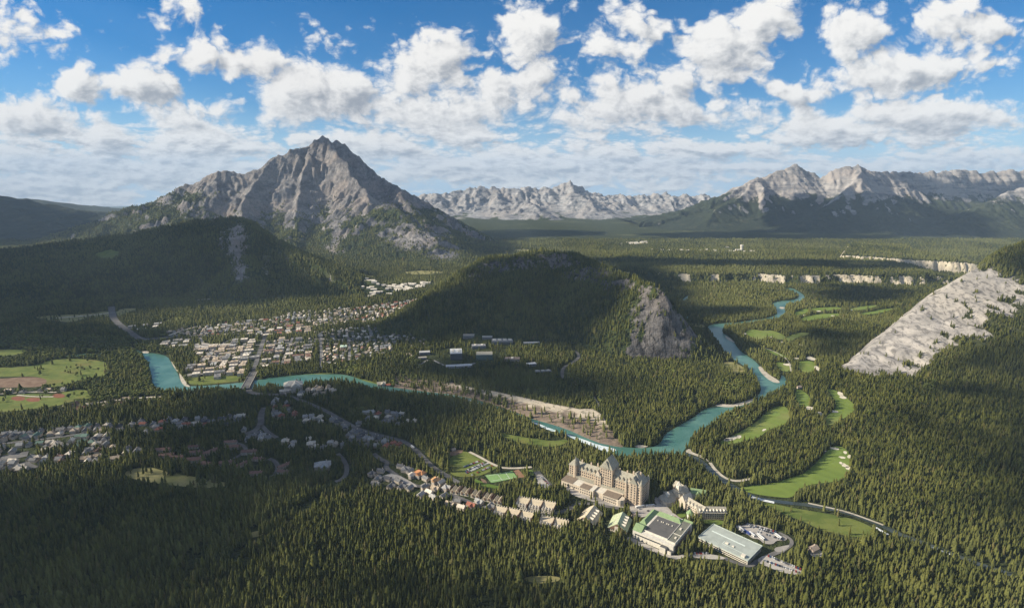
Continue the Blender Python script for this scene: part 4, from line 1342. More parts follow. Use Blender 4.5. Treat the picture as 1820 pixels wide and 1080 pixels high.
M_stone = plain('rundle_stone', (0.48, 0.385, 0.285), var=.22, scale=.5)
M_stone2 = plain('pale_stone', (0.56, 0.48, 0.38), var=.15, scale=.5)
M_copper = plain('green_slate_roof', (0.32, 0.30, 0.24), var=.2, scale=.4)
M_slate = plain('weathered_shingle', (0.37, 0.335, 0.265), var=.18, scale=.5)
M_glass = plain('dark_glass', (0.035, 0.042, 0.05), rough=.25, var=.3, spec=.5)
M_white = plain('white_render', (0.61, 0.57, 0.49), var=.14)
M_brownroof = plain('brown_flat_roof', (0.21, 0.165, 0.125), var=.15)
M_darkroof = plain('dark_membrane_roof', (0.115, 0.11, 0.105), var=.12, scale=.15)
M_greenroof = plain('green_metal_roof', (0.22, 0.30, 0.15), var=.12)
M_cream = plain('cream_roof', (0.53, 0.45, 0.32), var=.10, scale=.3)
M_trim = plain('cream_trim', (0.66, 0.60, 0.50), var=.08)
M_roofO = by_object('shingle_roof', .9, .22, .5)
M_wallO = plain('pale_wall', (0.46, 0.40, 0.33), var=.25)
M_woodwall = plain('brown_timber_wall', (0.20, 0.13, 0.09), var=.2)
M_parkroof = plain('grey_green_deck', (0.37, 0.40, 0.36), var=.1, scale=.1)
M_line = plain('deck_line_white', (0.62, 0.68, 0.62), var=.05)
M_paint = by_object('car_paint', .35, .03)
M_tyre = plain('tyre_rubber', (.02, .02, .02), var=.1)


def frame(a, b):
    """position of a, heading of a towards b and the distance, on the valley floor"""
    d = b - a
    return a, math.atan2(d[1], d[0]), math.hypot(d[0], d[1])


def clear_box(a, rz, x0, x1, y0, y1, pad=3):
    c, s = math.cos(rz), math.sin(rz)
    q = [(a[0] + c * x - s * y, a[1] + s * x + c * y) for x, y in ((x0 - pad, y0 - pad), (x1 + pad, y0 - pad), (x1 + pad, y1 + pad), (x0 - pad, y1 + pad))]
    clear_poly(q)


def windows(parent, lst, budget):
    """lst: (x, y, z, nx, ny) centre and outward normal; each window a part, the surplus of the budget one part"""
    one = MB()
    rest = MB()
    for i, (x, y, z, nx, ny, w, h) in enumerate(lst):
        tx, ty = -ny, nx
        m = one if i >= budget else MB()
        o_, i_ = 0.10, -0.25
        vs = []
        for dn in (i_, o_):
            for sw, sh in ((-1, -1), (1, -1), (1, 1), (-1, 1)):
                vs.append((x + tx * sw * w / 2 + nx * dn, y + ty * sw * w / 2 + ny * dn, z + sh * h / 2))
        m.add(vs, [(0, 3, 2, 1), (4, 5, 6, 7), (0, 1, 5, 4), (1, 2, 6, 5), (2, 3, 7, 6), (3, 0, 4, 7)])
        if i < budget:
            m.build('window', M_glass, parent)
    if one.v:
        o = one.build('window', M_glass, parent)
        o['kind'] = 'stuff'


def wgrid(x0, x1, z0, z1, y, dx=3.7, dz=3.9, ny=-1, w=1.9, h=2.4):
    n = max(1, int((x1 - x0) / dx))
    k = max(1, int((z1 - z0) / dz))
    return [(x0 + (i + .5) * (x1 - x0) / n, y, z0 + (j + .5) * (z1 - z0) / k, 0, ny, w, h) for j in range(k) for i in range(n)]


def wgrid_x(y0, y1, z0, z1, x, dy=3.7, dz=3.9, nx=1, w=1.9, h=2.4):
    n = max(1, int((y1 - y0) / dy))
    k = max(1, int((z1 - z0) / dz))
    return [(x, y0 + (i + .5) * (y1 - y0) / n, z0 + (j + .5) * (z1 - z0) / k, nx, 0, w, h) for j in range(k) for i in range(n)]


# ------------------------------------------------------------------ the castle hotel
P1, HR, HL = frame(G(1012, 853), G(1142, 897))
hotel = thing('castle_hotel', 'huge tan stone castle hotel with steep green roofs and corner turrets, above the river bend', 'hotel', tuple(P1), HR)
k = HL / 140.0
def K(*a):
    return [q * k for q in a]


mw = MB()
mw.box(*K(10, 54, 2, 18), 0, 25).box(*K(0, 14, -2, 18), 0, 31).box(*K(52, 64, -4, 18), 0, 27).box(*K(61, 84, -2, 24), 0, 44)
mw.box(*K(80, 116, 2, 20), 0, 28).box(*K(112, 140, -8, 22), 0, 35).box(*K(120, 132, -10, 20), 0, 37)
wall = mw.build('wall', M_stone, hotel)
rf = MB()
rf.gable(*K(9, 56, 1, 19), 25, 36, 'x').hip(*K(-1, 15, -3, 19), 31, 40, .45).hip(*K(51, 65, -5, 19), 27, 37, .4)
rf.hip(*K(60, 85, -3, 25), 44, 61, .16).gable(*K(66, 79, -3.6, 20), 44, 57, 'y').gable(*K(79, 118, 1, 21), 28, 42, 'x').hip(*K(111, 141, -9, 23), 35, 50, .35).gable(*K(119, 133, -11, 18), 37, 48, 'y')
roof = rf.build('roof', M_copper, hotel)
cn = MB()
tur = MB()
for (x, y, r, zb, zt) in ((12.5, -1.5, 3.0, 33, 50), (113, -7.6, 2.4, 36, 42), (139, -7.6, 2.6, 37, 47), (139.5, 21, 2.6, 36, 44)):
    m = MB().drum(x * k, y * k, r, 0, zb, 8)
    tw = m.build('turret', M_stone, hotel)
    MB().cone(x * k, y * k, r + .5, zb, zt, 8).build('spire', M_copper, tw)
for (x, y, z0, z1) in ((20, 10, 33, 40), (38, 10, 33, 40), (50, 12, 33, 41), (70, 12, 50, 57), (92, 11, 38, 45), (106, 11, 38, 45), (120, 4, 43, 51), (131, 8, 43, 51)):
    MB().box((x - 1.2) * k, (x + 1.2) * k, (y - .8) * k, (y + .8) * k, z0, z1).build('chimney', M_stone, roof)
for x in (16, 24, 32, 40, 48, 86, 94, 102, 109):
    zb = 25 if x < 60 else 28
    y0 = 1.6 if x < 60 else 1.6
    d = MB().box((x - 1.6) * k, (x + 1.6) * k, y0 * k, (y0 + 5) * k, zb, zb + 3.5).build('dormer', M_stone, roof)
    MB().gable((x - 2.1) * k, (x + 2.1) * k, (y0 - .4) * k, (y0 + 6.4) * k, zb + 3.5, zb + 6.8, 'y').build('dormer_roof', M_copper, d)
for x, z in ((58, 27), (118, 33), (133, 33)):
    y0 = -4 if x < 60 else -8
    MB().box((x - 3.4) * k, (x + 3.4) * k, (y0 - .5) * k, (y0 + 5) * k, z - 1, z + 4).gable((x - 3.6) * k, (x + 3.6) * k, (y0 - .6) * k, (y0 + 5) * k, z + 4, z + 10, 'y').build('gable', M_stone2, roof)
wl_ = wgrid(*K(113, 119.6), 3, 34, -8 * k) + wgrid(*K(120.4, 131.6), 3, 36, -10 * k) + wgrid(*K(132.4, 139), 3, 34, -8 * k) + wgrid(*K(62, 83), 12, 43, -2 * k) + wgrid(*K(85, 111), 12, 27, 2 * k) + wgrid(*K(53, 63), 10, 27, -4 * k) + wgrid(*K(15, 51), 10, 24, 2 * k) + wgrid(*K(1, 13), 10, 30, -2 * k) + wgrid_x(-7 * k, 21 * k, 3, 33, 140 * k)
windows(wall, wl_, 100)
# the lower terrace wing along the front
pd = MB()
pd.box(*K(-3, 34, -24, -4), 0, 10).box(*K(34, 62, -28, -6), 0, 11).box(*K(62, 78, -22, -2), 0, 9).box(*K(78, 108, -27, -4), 0, 11).drum(108 * k, -20 * k, 8 * k, 0, 11, 12)
pw = pd.build('terrace_wing', M_stone2, hotel)
MB().box(*K(-3.4, 20, -24.4, -3), 10, 11).box(*K(36, 54, -28.4, -14), 11, 12).box(*K(80, 107, -27.4, -10), 11, 12).build('flat_roof', M_brownroof, pw)
MB().box(*K(20.2, 33.8, -23.8, -5), 10, 10.6).box(*K(54.2, 61.6, -27.6, -7), 11, 11.6).box(*K(62.3, 77.7, -21.7, -3), 9, 9.6).build('terrace', M_white, pw)
MB().box(*K(-3, 110, -3.6, 1.6), 9.5, 14).build('gallery_roof', M_copper, pw)
windows(pw, wgrid(*K(0, 33), 1, 9, -24 * k, 3.4, 4.2) + wgrid(*K(36, 61), 1, 10, -28 * k, 3.4, 4.2) + wgrid(*K(80, 106), 1, 10, -27 * k, 3.4, 4.2), 60)
clear_box(P1, HR, -6 * k, 146 * k, -32 * k, 28 * k, 2)

# ------------------------------------------------------------------ stone lodge east of the hotel
a, rz, L = frame(G(1216, 904), G(1243, 920))
b2, rz2, L2 = frame(G(1240, 922), G(1290, 923))
lodge = thing('stone_lodge', 'long low stone lodge wing with row of dormers, east of the castle hotel', 'lodge', tuple(a), rz)
def to_local(p, o=a, r=rz):
    dx, dy = p[0] - o[0], p[1] - o[1]
    return np.array([dx * math.cos(r) + dy * math.sin(r), -dx * math.sin(r) + dy * math.cos(r)])


wA = MB().box(-8, L + 4, 0, 14, 0, 12).build('wall', M_stone2, lodge)
rA = MB().gable(-9, L + 5, -1, 15, 12, 19, 'x').build('roof', M_slate, lodge)
MB().gable(-10, 4, -3, 16, 12, 23, 'y').box(-9.4, 3.4, -2.4, 15, 0, 12).build('gable_wing', M_stone2, lodge)
bl = to_local(b2)
wing2 = bpy.data.objects.new('wing', MB().box(0, L2, 0, 13, 0, 11).mesh('wing', M_stone))
COL.objects.link(wing2)
wing2.parent = lodge
wing2.location = (bl[0], bl[1], 0)
wing2.rotation_euler = (0, 0, rz2 - rz)
r2 = MB().gable(-1, L2 + 1, -1, 14, 11, 18, 'x').build('wing_roof', M_slate, wing2)
for i in range(8):
    x = 3 + i * (L2 - 6) / 7
    MB().box(x - 1, x + 1, -.4, 5, 11, 14).gable(x - 1.3, x + 1.3, -.6, 5.5, 14, 16, 'y').build('dormer', M_trim, wing2)
for i in range(5):
    x = 2 + i * (L - 4) / 4
    MB().box(x - 1, x + 1, -.5, 5, 12, 15).gable(x - 1.3, x + 1.3, -.7, 5.5, 15, 17, 'y').build('dormer', M_trim, lodge)
windows(wing2, wgrid(1, L2 - 1, 1, 11, 0, 3.2, 3.3, w=1.4, h=1.8), 50)
windows(wA, wgrid(1, L, 1, 12, 0, 3.2, 3.6, w=1.4, h=1.8), 30)
clear_box(a, rz, -12, L + 6, -4, 18)
clear_box(b2, rz2, -2, L2 + 3, -3, 16)
# green-roofed gate turret between lodge and conference hall
p = G(1226, 921)
t_ = thing('gate_turret', 'small white turret with green conical roof at corner of the lodge lawn', 'turret', tuple(p))
MB().drum(0, 0, 5, 0, 9, 8).build('wall', M_white, t_)
MB().cone(0, 0, 6.4, 9, 16, 8).build('roof', M_greenroof, t_)
clear_disc(p[0], p[1], 9)
# round pavilion with the white cupola
p = G(1186, 893)
pv_ = thing('round_pavilion', 'round stone hall with pale dome and white cupola beside the castle hotel', 'pavilion', tuple(p))
w_ = MB().drum(0, 0, 12, 0, 8, 16).box(-2, 20, 2, 18, 0, 9).build('wall', M_stone2, pv_)
MB().cone(0, 0, 13, 8, 13, 16).build('roof', M_slate, pv_)
MB().drum(0, 0, 3, 11, 16, 8).build('cupola', M_white, pv_)
MB().cone(0, 0, 3.6, 16, 20, 8).build('cupola_roof', M_white, pv_)
MB().gable(-3, 21, 1, 19, 9, 14, 'x').build('hall_roof', M_slate, pv_)
clear_disc(p[0], p[1], 18)
p = G(1205, 884)
cl_ = thing('church_hall', 'green roofed hall with tall white lantern tower, behind the round pavilion', 'hall', tuple(p), .5)
MB().box(-12, 16, -7, 9, 0, 10).box(10, 24, -2, 22, 0, 9).build('wall', M_stone2, cl_)
MB().gable(-13, 17, -8, 10, 10, 18, 'x').gable(9, 25, -3, 23, 9, 15, 'y').build('roof', M_slate, cl_)
tw = MB().box(-3, 3, -3, 3, 10, 23).build('lantern_tower', M_white, cl_)
MB().cone(0, 0, 4.4, 23, 30, 4).build('tower_roof', M_white, tw)
clear_disc(p[0] + 4, p[1] + 4, 24)
p = G(1240, 882)
sp_ = thing('spa_house', 'small green gabled house among trees behind the stone lodge', 'house', tuple(p), -.3)
MB().box(-11, 11, -6, 6, 0, 8).build('wall', M_white, sp_)
MB().gable(-12, 12, -7, 7, 8, 14, 'x').box(-3, 3, -8, 0, 4, 8).gable(-3.5, 3.5, -8.5, 0, 8, 12, 'y').build('roof', M_greenroof, sp_)
clear_disc(p[0], p[1], 14)

# ------------------------------------------------------------------ conference hall
A_, B_, C_, E_ = G(1124, 955), G(1196, 985), G(1247, 950), G(1160, 928)
a, rz, L = frame(A_, B_)
depth_ = abs((C_[0] - B_[0]) * -math.sin(rz) + (C_[1] - B_[1]) * math.cos(rz))
conf = thing('conference_hall', 'big white conference hall with dark flat roof and green edges, left of the parking deck', 'hall', tuple(a), rz)
DD = depth_
h = 13.0
w_ = MB().box(0, L, 0, DD, 0, h - 1).build('wall', M_white, conf)
MB().box(L * .22, L * .78, DD * .14, DD * .80, h - 1, h).build('flat_roof', M_darkroof, conf)
MB().box(L * .80, L * .985, DD * .10, DD * .96, h - 1, h + .2).build('upper_roof', plain('olive_roof', (.16, .16, .13)), conf)
MB().gable(-1, L * .2, 1, DD * .34, h - 1, h + 5, 'x').hip(-1, L * .16, DD * .34, DD, h - 1, h + 3).hip(L * .16, L * .8, DD * .83, DD + 1, h - 1, h + 3.4).gable(L * .80, L + 1, DD * .955, DD + 1, h - 1, h + 3, 'x').build('green_roof', M_greenroof, conf)
MB().box(L * .215, L * .79, DD * .125, DD * .138, h - 1, h + 1).box(L * .79, L * .80, DD * .1, DD * .82, h - 1, h + 1).box(L * .8, L * .99, DD * .085, DD * .099, h - 1, h + 1.2).box(L * .987, L, DD * .085, DD * .95, h - 1, h + 1.2).box(L * .8, L * .985, DD * .40, DD * .41, h + .2, h + .9).build('parapet', M_white, conf)
MB().box(L * .05, L * .70, -.25, 0, h * .55, h * .68).build('window_band', M_glass, conf)
an = MB().box(L * .72, L * .86, -7, -.02, 0, 9).box(L * .88, L * .98, -5, -.02, 0, 6).build('annex', M_white, conf)
MB().box(L * .725, L * .855, -6.6, -.5, 9, 9.3).box(L * .885, L * .975, -4.6, -.5, 6, 6.3).build('annex_roof', M_darkroof, an)
for i in range(10):
    y = DD * (.18 + .072 * i)
    MB().box(L + .01, L + 1.1, y, y + 1.2, h - 3.4, h + .4).build('buttress', M_trim, conf)
MB().box(L + .01, L + .3, DD * .1, DD * .9, 2, h - 4).build('side_cladding', plain('brick_side', (.26, .19, .15), var=.2), conf)
for i in range(9):
    x = L * (.30 + .045 * i)
    if i % 3 != 1:
        MB().box(x, x + 1.3, DD * .62, DD * .62 + 1.6, h, h + 1.1).build('roof_vent', M_trim, conf)
MB().box(L * .86, L * .90, DD * .6, DD * .66, h + .2, h + 1.6).box(L * .9, L * .94, DD * .25, DD * .3, h + .2, h + 1.4).build('roof_unit', M_trim, conf)
clear_box(a, rz, -4, L + 4, -9, DD + 4)
# round bed with the orange canopy on the forecourt
p = G(1175.5, 922)
rb = thing('round_kiosk', 'round orange roofed kiosk on the paved forecourt of the castle hotel', 'kiosk', tuple(p))
MB().drum(0, 0, 4.6, 0, 3, 12).build('wall', M_trim, rb)
MB().cone(0, 0, 6.4, 3, 5.6, 12).build('roof', plain('orange_canopy', (.52, .30, .10), var=.25), rb)

# ------------------------------------------------------------------ parking deck
a, rz, L = frame(G(1241, 962), G(1328, 1004))
DD = 44.0
deck = thing('parking_deck', 'long parking deck with pale grey green roof and white line, right of the conference hall', 'car park', tuple(a), rz)
w_ = MB().box(0, L, 0, DD, 0, 6.6).build('wall', M_trim, deck)
MB().box(-.5, L + .5, -.5, DD + .5, 6.6, 7.3).build('roof_deck', M_parkroof, deck)
MB().box(6, L - 16, DD * .60, DD * .66, 7.304, 7.36).box(L * .42, L * .92, DD * .22, DD * .235, 7.304, 7.36).box(L * .42, L * .43, DD * .22, DD * .40, 7.304, 7.36).build('deck_marking', M_line, deck)
MB().box(-.5, L + .5, -.9, -.51, 6.6, 8.2).box(-.5, L + .5, DD + .51, DD + .9, 6.6, 8.2).box(L + .51, L + .9, -.5, DD + .5, 6.6, 8.2).box(-.9, -.51, -.5, DD + .5, 6.6, 8.2).build('parapet', plain('deck_parapet', (.42, .47, .43)), deck)
MB().box(L * .86, L * .93, 1, 6, 7.36, 10.2).build('stair_tower', M_trim, deck)
MB().box(L * .46, L * .52, DD * .3, DD * .38, 7.37, 8.6).box(L * .6, L * .64, DD * .3, DD * .36, 7.37, 8.4).build('roof_unit', M_trim, deck)
for zz in (1.2, 3.9):
    MB().box(1, L - 1, -.12, .05, zz, zz + 1.3).box(L - .05, L + .12, 1, DD - 1, zz, zz + 1.3).build('opening', M_glass, w_)
clear_box(a, rz, -4, L + 5, -6, DD + 4)

# ------------------------------------------------------------------ two tall gabled lodges
def gabled(px0, py0, px1, py1, apx, apy, bpx, bpy_, label, roofmat):
    """front eave corners, ridge front end and ridge back end as seen"""
    a, b = G(px0, py0), G(px1, py1)
    o, rz, W = frame(a, b)
    H = 15.0
    e = G(bpx, bpy_, H)
    f0 = G(apx, apy, H)
    Dp = max(18.0, math.hypot(e[0] - f0[0], e[1] - f0[1]))
    t = thing('gabled_lodge', label, 'lodge', tuple(o), rz)
    w = MB().box(0, W, 0, Dp, 0, 5).build('wall', M_stone2, t)
    r = MB().gable(-1.5, W + 1.5, -1, Dp + 1, 5, H, 'y').build('roof', roofmat, t)
    MB().add([(0, -1.05, 5.2), (W, -1.05, 5.2), (W / 2, -1.05, H - .8), (0, -1.3, 5.2), (W, -1.3, 5.2), (W / 2, -1.3, H - .8)], [(0, 1, 2), (3, 5, 4), (0, 3, 4, 1), (1, 4, 5, 2), (2, 5, 3, 0)]).build('gable_front', M_woodwall, t)
    MB().box(W * .36, W * .64, -1.9, -1.31, 1, H - 5).build('bay', M_trim, t)
    for i in range(4):
        y = Dp * (.14 + .22 * i)
        dz = MB().box(W * .62, W * .88, y, y + Dp * .09, 6, 10.5).gable(W * .60, W * .9, y - .4, y + Dp * .09 + .4, 10.5, 12.4, 'x').build('dormer', M_trim, r)
        MB().box(W * .30, W * .38, y, y + Dp * .08, 10.5, 12.8).build('chimney', M_trim, r)
    windows(w, wgrid(1, W - 1, 1, 5, 0, 2.6, 3.5, w=1.2, h=1.8), 20)
    clear_box(o, rz, -2, W + 4, -3, Dp + 2, 1)
    return t


gabled(1026, 929, 1055, 938, 1041, 921, 1054, 900, 'left of two steep gabled lodges with white dormers beside the conference hall', M_cream)
gabled(1081, 942, 1113, 950, 1100, 931, 1112, 911, 'steep gabled lodge with pale green roof, just left of the conference hall', plain('pale_green_roof', (.40, .44, .28)))

# ------------------------------------------------------------------ cream-roofed terraces
def terrace(px, py, wpx, hpx, label, group, gables=False, ang=None):
    c = G(px, py)
    s = project(c[0], c[1], 0)[2] / FPX
    rz = TERR_ANG if ang is None else ang
    W = wpx * s
    t = thing('terrace_house', label, 'terraced house', tuple(c), rz, group)
    Dp = hpx * s * 1.45
    w = MB().box(-W / 2, W / 2, -Dp / 2, Dp / 2, 0, 4.6).build('wall', M_trim, t)
    if gables:
        r = MB().gable(-W / 2 - .3, 0, -Dp / 2 - .6, Dp / 2 + .6, 4.6, 9, 'y').gable(0, W / 2 + .3, -Dp / 2 - .6, Dp / 2 + .6, 4.6, 9, 'y').build('roof', M_cream, t)
        for x in (-W / 4, W / 4):
            MB().box(x - 1.2, x + 1.2, -Dp / 2 - 1.0, -Dp / 2 + .02, 2, 6.6).build('bay', M_woodwall, w)
    else:
        r = MB().add([(-W / 2, -Dp / 2, 4.6), (W / 2, -Dp / 2, 4.6), (W / 2, Dp / 2, 9.5), (-W / 2, Dp / 2, 9.5), (-W / 2, -Dp / 2, 4.9), (W / 2, -Dp / 2, 4.9), (W / 2, Dp / 2, 9.9), (-W / 2, Dp / 2, 9.9), ],
                     [(0, 3, 2, 1), (4, 5, 6, 7), (0, 1, 5, 4), (1, 2, 6, 5), (2, 3, 7, 6), (3, 0, 4, 7)]).build('roof', M_cream, t)
        MB().box(-W / 2 + .2, W / 2 - .2, Dp / 2 - 1.5, Dp / 2 - .1, 4.6, 9.3).build('back_wall', M_trim, t)
        for i in range(4):
            x = -W / 2 + (i + .5) * W / 4
            d = MB().box(x - 1.1, x + 1.1, -Dp / 2 - .5, -Dp / 2 + 4, 4.9, 7.2).gable(x - 1.5, x + 1.5, -Dp / 2 - .8, -Dp / 2 + 5, 7.2, 9, 'y').build('dormer', M_trim, r)
        for i in range(5):
            x = -W / 2 + (i + .5) * W / 5
            MB().box(x - .6, x + .6, Dp / 2 - 1.2, Dp / 2 - .2, 9.9, 11.6).build('chimney', M_trim, r)
    for x in (-W / 2 - .25, W / 2 + .05):
        MB().box(x, x + .2, -Dp / 2 - .3, Dp / 2 + .1, 4, 10.2).build('party_wall', M_woodwall, t)
    windows(w, wgrid(-W / 2 + 1, W / 2 - 1, .8, 4.4, -Dp / 2, 2.6, 3.6, w=1.4, h=2), 12)
    clear_box(c, rz, -W / 2, W / 2, -Dp / 2 - 5, Dp / 2 + 2, 1)


_a, _b = G(889, 909), G(997, 931)
TERR_ANG = math.atan2(_b[1] - _a[1], _b[0] - _a[0])
for i, (x, y) in enumerate([(811, 874), (828, 877), (847, 881.5), (868, 887), (886, 892)]):
    terrace(x, y, 16.5, 10, '%s twin gabled cream terrace below the tennis court' % ('leftmost', 'second', 'middle', 'fourth', 'rightmost')[i], 'twin gabled cream terraces', True)
for i, (x, y) in enumerate([(929, 899), (952, 902.5), (975, 906.5)]):
    terrace(x, y, 22.5, 15, '%s cream roofed terrace of the upper row left of the gabled lodges' % ('left', 'middle', 'right')[i], 'cream roofed terraces')
for i, (x, y) in enumerate([(889, 915), (912, 919), (936, 924)]):
    terrace(x, y, 23, 13, '%s cream roofed terrace of the lower row against the front forest' % ('left', 'middle', 'right')[i], 'cream roofed terraces')
for i, (x, y) in enumerate([(971, 933), (997, 938)]):
    terrace(x, y, 25, 14, '%s cream roofed terrace of the pair beside the left gabled lodge' % ('left', 'right')[i], 'cream roofed terraces')

# ------------------------------------------------------------------ houses
def house_kit(w, d, hw, hr, hip=False, ell=False, chimney=True):
    wm = MB().box(-w / 2, w / 2, -d / 2, d / 2, 0, hw)
    r = MB()
    (r.hip if hip else r.gable)(-w / 2 - .6, w / 2 + .6, -d / 2 - .7, d / 2 + .7, hw, hw + hr)
    if ell:
        wm.box(-w * .1, w * .35, -d * .95, -d / 2, 0, hw)
        r.gable(-w * .1 - .5, w * .35 + .5, -d * .95 - .6, 0, hw, hw + hr * .9, 'y')
    ch = MB().box(w * .22, w * .22 + 1, .6, 1.6, hw + hr * .4, hw + hr + 1.1)
    return wm.mesh('wall', M_wallO), r.mesh('roof', M_roofO), ch.mesh('chimney', M_stone2)


KITS = [house_kit(13, 9, 5, 3.4), house_kit(11, 10, 5.4, 3.2, True), house_kit(15, 9, 4.6, 3.6, False, True), house_kit(12, 10, 6, 4.2, True, True), house_kit(10, 8.5, 5.2, 4.4)]
LONG = house_kit(27, 10, 5.2, 3.6)
BIG = house_kit(22, 14, 8, 4.5, True, True)


def house(px, py, rz, color, label, group, kit=None, sc=1.0, name='house'):
    c = G(px, py)
    o = thing(name, label, 'house', tuple(c), rz, group)
    o.scale = (sc, sc, sc)
    kw, kr, kc = KITS[random.randrange(5)] if kit is None else kit
    for nm, me in (('wall', kw), ('roof', kr)):
        q = bpy.data.objects.new(nm, me)
        q.parent = o
        q.color = tuple(color) + (1,)
        COL.objects.link(q)
    h = bpy.data.objects.new('chimney', kc)
    h.parent = q
    COL.objects.link(h)
    clear_disc(c[0], c[1] - 4, 8.5 * sc if kit is None else 13 * sc)
    clear_disc(c[0], c[1] - 12, 6.5 * sc)
    return o


PAL = {'grey': (.21, .205, .20), 'dark grey': (.12, .12, .125), 'pale grey': (.36, .35, .33), 'brown': (.21, .125, .09), 'green': (.16, .24, .19), 'tan': (.47, .38, .28), 'orange': (.50, .23, .10), 'red brown': (.30, .12, .08), 'white': (.64, .57, .47)}
USED = []


def fill(poly, n, pals, rz, place_name, group, gap=13, sc=1.0, dens=None, name='house', rzs=(0, math.pi / 2)):
    w = np.array([G(*p) for p in poly])
    lo, hi = w[:, :2].min(0), w[:, :2].max(0)
    if dens is not None:
        clear_poly(w, dens)
    got, tries = 0, 0
    while got < n and tries < n * 60:
        tries += 1
        x, y = random.uniform(lo[0], hi[0]), random.uniform(lo[1], hi[1])
        if not inside(w, np.array([x]), np.array([y]))[0]:
            continue
        if any((x - u) ** 2 + (y - v) ** 2 < g * g for u, v, g in USED if abs(x - u) < 60):
            continue
        i, j = int((y - OY0) / OC), int((x - OX0) / OC)
        if occ[i, j] == 0.0:
            continue
        USED.append((x, y, gap * sc))
        px, py, f = project(x, y, 0)
        pn_ = random.choice(pals)
        col = np.array(PAL[pn_]) * random.uniform(.62, 1.0)
        house(px, py, rz + random.choice(rzs) + random.gauss(0, .12), col, '%s roofed house %s' % (pn_, place_name), group + ', ' + pn_ + ' roofs', sc=sc * random.uniform(.9, 1.15), name=name)
        got += 1


# along the far left road
fill([(-20, 775), (60, 770), (130, 762), (180, 757), (190, 768), (120, 776), (60, 784), (-20, 790)], 26, ['grey', 'grey', 'dark grey', 'green', 'white', 'tan'], .25, 'in the upper rows of the suburb at the left edge', 'houses of the left suburb', dens=.10)
fill([(-20, 797), (60, 790), (150, 776), (190, 774), (200, 792), (120, 800), (60, 808), (-20, 812)], 26, ['grey', 'dark grey', 'pale grey', 'green', 'white'], .25, 'in the middle rows of the suburb at the left edge', 'houses of the left suburb middle rows', dens=.10)
fill([(-20, 818), (40, 815), (90, 812), (84, 824), (50, 836), (-20, 842)], 22, ['grey', 'pale grey', 'dark grey', 'white'], .1, 'in the nearest rows of the left edge suburb above the forest', 'houses of the left suburb nearest rows', gap=12, dens=.08)
fill([(95, 810), (200, 795), (250, 800), (230, 815), (150, 825), (100, 826)], 16, ['tan', 'brown', 'grey', 'white'], .2, 'scattered among trees right of the left suburb', 'scattered houses right of the left suburb', dens=.35)
fill([(190, 757), (260, 750), (400, 742), (450, 738), (455, 752), (330, 766), (250, 772), (200, 772)], 30, ['grey', 'red brown', 'pale grey', 'white', 'dark grey'], .15, 'in the strip between two dark woods left of the curved road', 'houses of the strip left of the curved road', dens=.2)
for i, (x, y, w_) in enumerate([(290, 802, 1), (297, 812, 1), (316, 815, .9), (346, 796, .8), (349, 806, .9), (375, 806, 1.1), (349, 820, 1.2), (373, 828, 1.1), (404, 825, 1), (410, 788, .9), (414, 797, 1), (444, 806, 1.1), (460, 818, .9), (429, 828, .9), (457, 843, .9), (505, 830, .9), (505, 841, .9)]):
    USED.append((G(x, y)[0], G(x, y)[1], 20))
    house(x, y, random.choice((.1, .2, -.2, .9)) if i != 13 else 1.0, np.array((.20, .12, .095)) * random.uniform(.85, 1.15), 'long brown roofed apartment block along the two small loop roads', 'brown roofed apartment blocks', LONG, w_ * .95, name='apartment_block')
clear_poly([G(*p) for p in [(280, 792), (420, 784), (470, 800), (512, 826), (508, 850), (440, 846), (340, 832), (280, 818)]], .45)
fill([(486, 712), (535, 716), (525, 748), (482, 748)], 12, ['red brown', 'grey', 'pale grey'], .2, 'in the grove right of the curved road', 'houses right of the curved road', dens=.35)
fill([(548, 692), (588, 688), (598, 700), (560, 706), (530, 704)], 14, ['white', 'tan', 'grey'], .1, 'in the sunlit row by the river south of the bridge', 'houses by the river south of the bridge', gap=11, dens=.25)
fill([(542, 742), (575, 742), (575, 752), (542, 752)], 6, ['white', 'pale grey'], 0, 'in the small white cluster below the diagonal road', 'small white cluster houses', gap=11, dens=.3)
fill([(648, 735), (700, 732), (745, 752), (735, 760), (690, 756), (655, 750)], 16, ['grey', 'pale grey', 'red brown', 'white'], -.2, 'in the shaded group above the diagonal road', 'houses above the diagonal road', gap=11, dens=.35)
fill([(618, 768), (660, 766), (715, 785), (712, 798), (650, 796), (618, 785)], 18, ['grey', 'pale grey', 'red brown', 'dark grey'], -.2, 'in the shaded group below the diagonal road', 'houses below the diagonal road', gap=12, dens=.3)
fill([(505, 788), (570, 780), (615, 786), (612, 802), (560, 802), (510, 805)], 10, ['pale grey', 'grey', 'white'], .1, 'in the dark wood left of the forest lane', 'houses left of the forest lane', dens=.45)
fill([(424, 766), (470, 768), (478, 782), (440, 784)], 8, ['grey', 'pale grey'], .2, 'beside the fork of the curved road', 'houses beside the road fork', gap=11, dens=.3)
fill([(585, 745), (640, 755), (640, 765), (600, 764)], 5, ['grey', 'dark grey'], .2, 'in the wood beside the diagonal road', 'houses in the wood beside the diagonal road', dens=.6)
fill([(130, 722), (160, 716), (280, 706), (292, 712), (220, 720), (130, 732)], 12, ['tan', 'white', 'brown'], .15, 'along the gravel lane below the sports field', 'houses along the gravel lane', gap=14, dens=.5)
fill([(-20, 693), (100, 694), (125, 690), (120, 699), (40, 699), (-20, 701)], 6, ['grey', 'tan'], 0, 'beside the infields of the sports field', 'sheds beside the sports field', gap=16, dens=.6)
